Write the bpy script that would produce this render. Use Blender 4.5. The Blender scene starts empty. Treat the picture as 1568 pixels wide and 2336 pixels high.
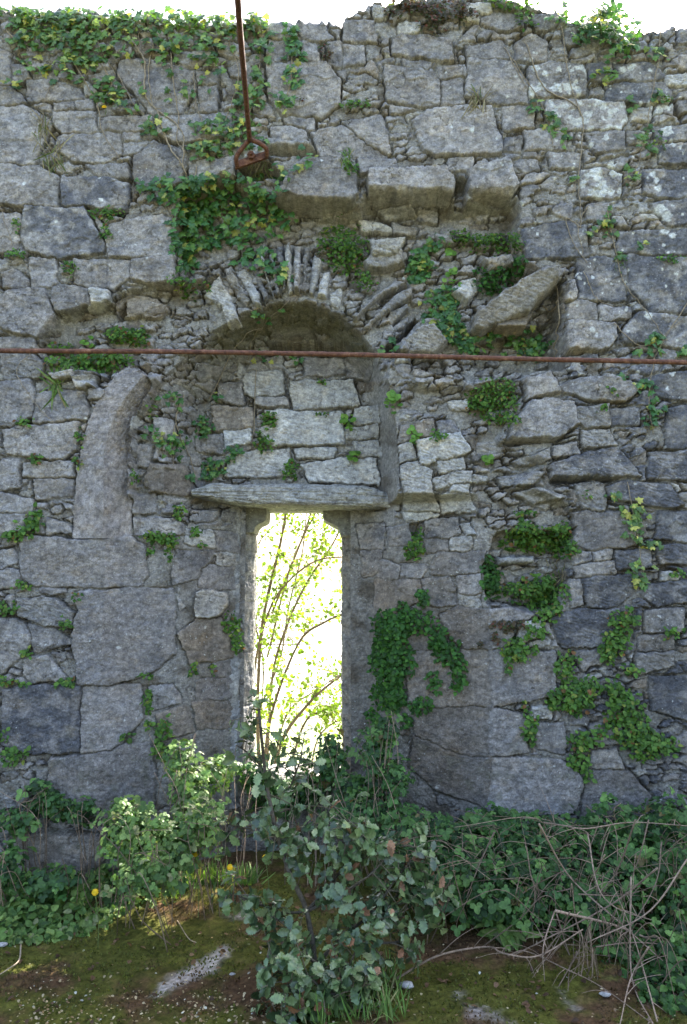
import bpy, math
import numpy as np
from math import radians, sin, cos, pi
# ------------------------------------------------------------------ camera, sky, sun, exposure
SC = bpy.context.scene
COL = SC.collection
TILT = radians(6.0); FP = 1785.0; CX, CY = 784.0, 1168.0; CAMY = -4.0
cam_d = bpy.data.cameras.new("camera"); cam = bpy.data.objects.new("camera", cam_d); COL.objects.link(cam)
cam.location = (0, CAMY, 0); cam.rotation_euler = (pi/2 + TILT, 0, 0)
cam_d.sensor_fit = 'VERTICAL'; cam_d.sensor_height = 24.0; cam_d.lens = 24.0*FP/2336.0
cam_d.clip_start = 0.05; cam_d.clip_end = 20000
SC.camera = cam
SUN_EL, SUN_AZ = radians(45), radians(31)     # behind the wall, to the right
w = bpy.data.worlds.new("World"); SC.world = w; w.use_nodes = True
nt = w.node_tree; bg = nt.nodes['Background']
sky = nt.nodes.new('ShaderNodeTexSky'); sky.sky_type = 'NISHITA'; sky.sun_disc = False
sky.sun_elevation = SUN_EL; sky.sun_rotation = SUN_AZ; sky.air_density = 1.0; sky.dust_density = 5.0; sky.ozone_density = 0.6
nt.links.new(sky.outputs[0], bg.inputs[0]); bg.inputs[1].default_value = 0.15
sl = bpy.data.lights.new("sun", 'SUN'); sl.energy = 5.0; sl.angle = radians(0.5); sl.color = (1.0, 0.95, 0.87)
so = bpy.data.objects.new("sun", sl); COL.objects.link(so)
so.rotation_euler = (-(pi/2 - SUN_EL), 0, -SUN_AZ)
so.location = (5, 10, 12)
SC.view_settings.view_transform = 'Standard'; SC.view_settings.look = 'None'
SC.view_settings.gamma = 1.0; SC.view_settings.use_curve_mapping = False
SC.view_settings.exposure = 2.48

# ------------------------------------------------------------------ helpers
RNG = np.random.default_rng(7)
def proj(x, y, z):
    d = y - CAMY
    fwd = d*cos(TILT) + z*sin(TILT); up = z*cos(TILT) - d*sin(TILT)
    return CX + FP*x/fwd, CY - FP*up/fwd
def wp(u, v, y=0.0):
    a = (u-CX)/FP; b = (CY-v)/FP
    dy = cos(TILT) - b*sin(TILT); dz = sin(TILT) + b*cos(TILT)
    t = (y-CAMY)/dy
    return a*t, y, dz*t
def W(u, v, y=0.0): return np.array(wp(u, v, y), dtype=float)
def hsh(ix, iy, s):
    h = (ix.astype(np.int64)*374761393 + iy.astype(np.int64)*668265263 + s*1442695041) & 0xffffffff
    h = ((h ^ (h >> 13))*1274126177) & 0xffffffff
    h = h ^ (h >> 16)
    return (h & 0xffffff)/float(0xffffff)
def pn(x, y, s=0):
    """gradient noise, about -1..1"""
    x = np.asarray(x, float); y = np.asarray(y, float)
    ix = np.floor(x); iy = np.floor(y); fx = x-ix; fy = y-iy
    ux = fx*fx*fx*(fx*(fx*6-15)+10); uy = fy*fy*fy*(fy*(fy*6-15)+10)
    def g(a, b, dx, dy):
        t = hsh(a, b, s)*2*pi
        return np.cos(t)*dx + np.sin(t)*dy
    n00 = g(ix, iy, fx, fy); n10 = g(ix+1, iy, fx-1, fy); n01 = g(ix, iy+1, fx, fy-1); n11 = g(ix+1, iy+1, fx-1, fy-1)
    return ((n00*(1-ux)+n10*ux)*(1-uy) + (n01*(1-ux)+n11*ux)*uy)*1.5
def fbm(x, y, s=0, o=4, g=0.5):
    t = 0; a = 1; f = 1; n = 0
    for k in range(o):
        t = t + a*pn(x*f+k*17.3, y*f-k*9.1, s+k); n += a; a *= g; f *= 2.03
    return t/n*1.4
def ss(a, b, x):
    t = np.clip((x-a)/(b-a), 0, 1); return t*t*(3-2*t)
def polysdf(px, py, poly):
    """positive inside"""
    P = np.asarray(poly, float); n = len(P)
    d2 = np.full(px.shape, 1e18); ins = np.zeros(px.shape, bool)
    for i in range(n):
        ax, ay = P[i]; bx, by = P[(i+1) % n]
        ex, ey = bx-ax, by-ay
        wx, wy = px-ax, py-ay
        t = np.clip((wx*ex+wy*ey)/(ex*ex+ey*ey+1e-12), 0, 1)
        d2 = np.minimum(d2, (wx-t*ex)**2+(wy-t*ey)**2)
        if ay != by:
            c = ((ay > py) != (by > py)) & (px < (bx-ax)*(py-ay)/(by-ay)+ax)
            ins ^= c
    d = np.sqrt(d2)
    return np.where(ins, d, -d)
def voro(x, y, s):
    ix = np.floor(x); iy = np.floor(y)
    F1 = np.full(x.shape, 1e9); F2 = F1.copy(); cid = np.zeros(x.shape)
    for dx in (-1, 0, 1):
        for dy in (-1, 0, 1):
            cx = ix+dx; cy = iy+dy
            d = np.sqrt((cx+.15+.7*hsh(cx, cy, s)-x)**2 + (cy+.15+.7*hsh(cx, cy, s+5)-y)**2)
            h = hsh(cx, cy, s+9)
            m = d < F1
            F2 = np.where(m, F1, np.minimum(F2, d)); cid = np.where(m, h, cid); F1 = np.where(m, d, F1)
    return F1, F2, cid
def rawmesh(name, V, F, mat=None, parent=None, cols=None, smooth=True):
    """V (n,3); F (m,k) array of faces, or list of such arrays"""
    V = np.asarray(V, np.float32)
    Fs = F if isinstance(F, list) else [F]
    Fs = [np.asarray(f, np.int32) for f in Fs if len(f)]
    me = bpy.data.meshes.new(name)
    me.vertices.add(len(V)); me.vertices.foreach_set('co', V.ravel())
    nl = sum(f.size for f in Fs); nf = sum(len(f) for f in Fs)
    me.loops.add(nl); me.loops.foreach_set('vertex_index', np.concatenate([f.ravel() for f in Fs]))
    me.polygons.add(nf)
    tot = np.concatenate([np.full(len(f), f.shape[1], np.int32) for f in Fs])
    st = np.concatenate([[0], np.cumsum(tot)[:-1]]).astype(np.int32)
    me.polygons.foreach_set('loop_start', st)
    try: me.polygons.foreach_set('loop_total', tot)
    except Exception: pass
    me.update(calc_edges=True)
    me.polygons.foreach_set('use_smooth', np.full(nf, smooth, bool))
    if cols is not None:
        a = me.color_attributes.new('Col', 'FLOAT_COLOR', 'POINT')
        c = np.ones((len(V), 4), np.float32); c[:, :3] = cols; a.data.foreach_set('color', c.ravel())
    me.validate(verbose=False)
    o = bpy.data.objects.new(name, me); COL.objects.link(o)
    if mat: me.materials.append(mat)
    if parent is not None:
        o.parent = parent
        L = parent.location
        if L.length > 0: me.transform(__import__('mathutils').Matrix.Translation(-L))
    return o
def gridfaces(nr, nc):
    i = np.arange(nr*nc).reshape(nr, nc)
    return np.stack([i[:-1, :-1], i[:-1, 1:], i[1:, 1:], i[1:, :-1]], -1).reshape(-1, 4)
def compact(V, F, cols=None):
    used = np.zeros(len(V), bool); used[F.ravel()] = True
    m = np.cumsum(used)-1
    return V[used], m[F], (cols[used] if cols is not None else None)
def tag(o, label=None, cat=None, group=None, kind=None):
    if label: o['label'] = label
    if cat: o['category'] = cat
    if group: o['group'] = group
    if kind: o['kind'] = kind
    return o
def empty(name, loc, label, cat, group=None):
    o = bpy.data.objects.new(name, None); COL.objects.link(o); o.location = loc
    o.empty_display_size = 0.1
    return tag(o, label, cat, group)
def catmull(P, n=6):
    P = np.asarray(P, float)
    if len(P) < 3:
        t = np.linspace(0, 1, n+1)[:, None]; return P[0]*(1-t)+P[-1]*t
    Q = np.vstack([2*P[0]-P[1], P, 2*P[-1]-P[-2]]); out = []
    for i in range(1, len(Q)-2):
        p0, p1, p2, p3 = Q[i-1:i+3]
        for t in np.linspace(0, 1, n, endpoint=False):
            out.append(.5*((2*p1)+(-p0+p2)*t+(2*p0-5*p1+4*p2-p3)*t*t+(-p0+3*p1-3*p2+p3)*t**3))
    out.append(Q[-2]); return np.array(out)
class MB:
    """collects tubes and solids for one mesh"""
    def __init__(s): s.V = []; s.F4 = []; s.F3 = []; s.C = []; s.n = 0
    def add(s, V, F4=None, F3=None, c=(1, 1, 1)):
        V = np.asarray(V, float); s.V.append(V)
        s.C.append(np.broadcast_to(np.asarray(c, float), V.shape).copy())
        if F4 is not None and len(F4): s.F4.append(np.asarray(F4)+s.n)
        if F3 is not None and len(F3): s.F3.append(np.asarray(F3)+s.n)
        s.n += len(V)
    def tube(s, P, r0, r1=None, k=6, n=6, c=(1, 1, 1), wob=0.0):
        P = catmull(P, n); m = len(P)
        r = np.linspace(r0, r0 if r1 is None else r1, m)
        T = np.gradient(P, axis=0); T /= np.linalg.norm(T, axis=1)[:, None]+1e-9
        ref = np.array([0.31, 0.17, 0.93]) if abs(T[:, 2]).mean() < .8 else np.array([.93, .31, .1])
        A = np.cross(T, ref); A /= np.linalg.norm(A, axis=1)[:, None]+1e-9
        B = np.cross(T, A)
        th = np.linspace(0, 2*pi, k, endpoint=False)
        rr = r[:, None]*(1+wob*RNG.uniform(-1, 1, (m, k)))
        V = P[:, None, :]+rr[..., None]*(np.cos(th)[None, :, None]*A[:, None, :]+np.sin(th)[None, :, None]*B[:, None, :])
        i = np.arange(m*k).reshape(m, k); j = np.roll(i, -1, 1)
        F = np.stack([i[:-1], j[:-1], j[1:], i[1:]], -1).reshape(-1, 4)
        V = np.vstack([V.reshape(-1, 3), P[0], P[-1]])
        F3 = [(i[0, (a+1) % k], i[0, a], m*k) for a in range(k)]+[(i[-1, a], i[-1, (a+1) % k], m*k+1) for a in range(k)]
        s.add(V, F, F3, c)
    def build(s, name, mat, parent=None, smooth=True):
        V = np.vstack(s.V); Fs = []
        if s.F4: Fs.append(np.vstack(s.F4))
        if s.F3: Fs.append(np.vstack(s.F3))
        return rawmesh(name, V, Fs, mat, parent, np.vstack(s.C), smooth)

# ------------------------------------------------------------------ materials
def N(t, k, **kw):
    n = t.nodes.new(k)
    for a, b in kw.items(): setattr(n, a, b)
    return n
def base_mat(name):
    m = bpy.data.materials.new(name); m.use_nodes = True
    t = m.node_tree; p = t.nodes['Principled BSDF']; return m, t, p
def noise_fac(t, scale, det=4, rough=.6, coord='Object', stretch=None):
    tc = N(t, 'ShaderNodeTexCoord'); n = N(t, 'ShaderNodeTexNoise')
    n.inputs['Scale'].default_value = scale; n.inputs['Detail'].default_value = det; n.inputs['Roughness'].default_value = rough
    if stretch:
        mp = N(t, 'ShaderNodeMapping'); mp.inputs['Scale'].default_value = stretch
        t.links.new(tc.outputs[coord], mp.inputs[0]); t.links.new(mp.outputs[0], n.inputs['Vector'])
    else: t.links.new(tc.outputs[coord], n.inputs['Vector'])
    return n.outputs['Fac']
def ramp(t, fac, stops):
    r = N(t, 'ShaderNodeValToRGB'); e = r.color_ramp.elements
    while len(e) < len(stops): e.new(.5)
    for i, (p, c) in enumerate(stops): e[i].position = p; e[i].color = (*c, 1) if len(c) == 3 else c
    t.links.new(fac, r.inputs[0]); return r.outputs[0]
def mul(t, a, b, f=1.0, mode='MULTIPLY'):
    m = N(t, 'ShaderNodeMix', data_type='RGBA', blend_type=mode); m.inputs[0].default_value = f
    t.links.new(a, m.inputs[6])
    if hasattr(b, 'links'): t.links.new(b, m.inputs[7])
    else: m.inputs[7].default_value = (*b, 1)
    return m.outputs[2]
def stone_mat(name='limestone'):
    m, t, p = base_mat(name)
    at = N(t, 'ShaderNodeAttribute', attribute_name='Col')
    c = mul(t, at.outputs['Color'], ramp(t, noise_fac(t, 42, 6, .75), [(.30, (.62, .61, .60)), (.5, (1, 1, 1)), (.70, (1.32, 1.32, 1.32))]))
    c = mul(t, c, ramp(t, noise_fac(t, 160, 3, .7), [(.33, (.72, .72, .72)), (.5, (1, 1, 1)), (.66, (1.22, 1.22, 1.2))]))
    spk = ramp(t, noise_fac(t, 75, 2, .45), [(.685, (0, 0, 0)), (.72, (1, 1, 1))])
    big = ramp(t, noise_fac(t, 3.2, 3, .6), [(.42, (0, 0, 0)), (.62, (.8, .8, .8))])
    f = N(t, 'ShaderNodeMath', operation='MULTIPLY'); t.links.new(spk, f.inputs[0]); t.links.new(big, f.inputs[1])
    mx = N(t, 'ShaderNodeMix', data_type='RGBA'); t.links.new(f.outputs[0], mx.inputs[0]); t.links.new(c, mx.inputs[6]); mx.inputs[7].default_value = (.62, .64, .62, 1); c = mx.outputs[2]
    c = mul(t, c, ramp(t, noise_fac(t, 26, 5, .75, stretch=(1, 1, 1.7)), [(.32, (.60, .60, .62)), (.5, (1, 1, 1)), (.68, (1.25, 1.25, 1.24))]))
    t.links.new(c, p.inputs['Base Color'])
    p.inputs['Roughness'].default_value = .88; p.inputs['Specular IOR Level'].default_value = .25
    b = N(t, 'ShaderNodeBump'); b.inputs['Strength'].default_value = .85; b.inputs['Distance'].default_value = .008
    t.links.new(noise_fac(t, 75, 8, .85), b.inputs['Height']); t.links.new(b.outputs[0], p.inputs['Normal'])
    return m
def leaf_mat(name, rough=.5, spec=.35, transl=.3, tscale=(1.2, 1.25, .45)):
    m, t, p = base_mat(name)
    at = N(t, 'ShaderNodeAttribute', attribute_name='Col')
    c = mul(t, at.outputs['Color'], ramp(t, noise_fac(t, 60, 4, .7), [(.3, (.65, .65, .65)), (.5, (1, 1, 1)), (.7, (1.35, 1.35, 1.3))]))
    t.links.new(c, p.inputs['Base Color']); p.inputs['Roughness'].default_value = rough; p.inputs['Specular IOR Level'].default_value = spec
    tr = N(t, 'ShaderNodeBsdfTranslucent'); t.links.new(mul(t, c, tscale), tr.inputs[0])
    mx = N(t, 'ShaderNodeMixShader'); mx.inputs[0].default_value = transl
    t.links.new(p.outputs[0], mx.inputs[1]); t.links.new(tr.outputs[0], mx.inputs[2])
    t.links.new(mx.outputs[0], t.nodes['Material Output'].inputs[0])
    b = N(t, 'ShaderNodeBump'); b.inputs['Strength'].default_value = .3; b.inputs['Distance'].default_value = .004
    t.links.new(noise_fac(t, 90, 2, .5), b.inputs['Height']); t.links.new(b.outputs[0], p.inputs['Normal'])
    return m
def attr_mat(name, rough=.85, nscale=70, bump=.4, spec=.2):
    m, t, p = base_mat(name)
    at = N(t, 'ShaderNodeAttribute', attribute_name='Col')
    c = mul(t, at.outputs['Color'], ramp(t, noise_fac(t, nscale, 5, .7), [(.3, (.5, .5, .5)), (.5, (1, 1, 1)), (.7, (1.5, 1.5, 1.5))]))
    t.links.new(c, p.inputs['Base Color']); p.inputs['Roughness'].default_value = rough; p.inputs['Specular IOR Level'].default_value = spec
    b = N(t, 'ShaderNodeBump'); b.inputs['Strength'].default_value = bump; b.inputs['Distance'].default_value = .005
    t.links.new(noise_fac(t, nscale*1.6, 5, .8), b.inputs['Height']); t.links.new(b.outputs[0], p.inputs['Normal'])
    return m
M_STONE = stone_mat()
M_IVY = leaf_mat('ivy_leaf', .38, .45, .22)
M_HERB = leaf_mat('herb_leaf', .55, .3, .35)
M_BRAM = leaf_mat('bramble_leaf', .48, .35, .30)
M_TREE = leaf_mat('sunlit_leaf', .5, .3, .5, (1.4, 1.3, .4))
M_GLOSS = leaf_mat('glossy_leaf', .28, .6, .12)
M_GRASS = leaf_mat('grass_blade', .55, .25, .35)
M_STEM = attr_mat('woody_stem', .85, 90, .5)
M_GROUND = attr_mat('mossy_ground', .95, 55, .9, .1)
M_FLOWER = leaf_mat('flower_petal', .6, .2, .3, (1, 1, .5))
def rust_mat():
    m, t, p = base_mat('rusty_iron')
    c = ramp(t, noise_fac(t, 60, 6, .75), [(.30, (.030, .018, .015)), (.44, (.10, .042, .028)), (.58, (.17, .080, .050)), (.68, (.30, .19, .13))])
    c = mul(t, c, ramp(t, noise_fac(t, 9, 3, .6), [(.3, (.7, .66, .66)), (.7, (1.25, 1.2, 1.15))]))
    t.links.new(c, p.inputs['Base Color']); p.inputs['Roughness'].default_value = .8; p.inputs['Metallic'].default_value = .1
    b = N(t, 'ShaderNodeBump'); b.inputs['Strength'].default_value = .7; b.inputs['Distance'].default_value = .003
    t.links.new(noise_fac(t, 140, 5, .8), b.inputs['Height']); t.links.new(b.outputs[0], p.inputs['Normal'])
    return m
M_RUST = rust_mat()

# ------------------------------------------------------------------ traced stones: quadrant zoom coordinates (half a unit each)
OFF = {'A': (0, 0), 'B': (784, 0), 'C': (0, 584), 'D': (784, 584), 'E': (0, 1168), 'F': (784, 1168), 'G': (0, 1752), 'H': (784, 1752)}
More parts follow.
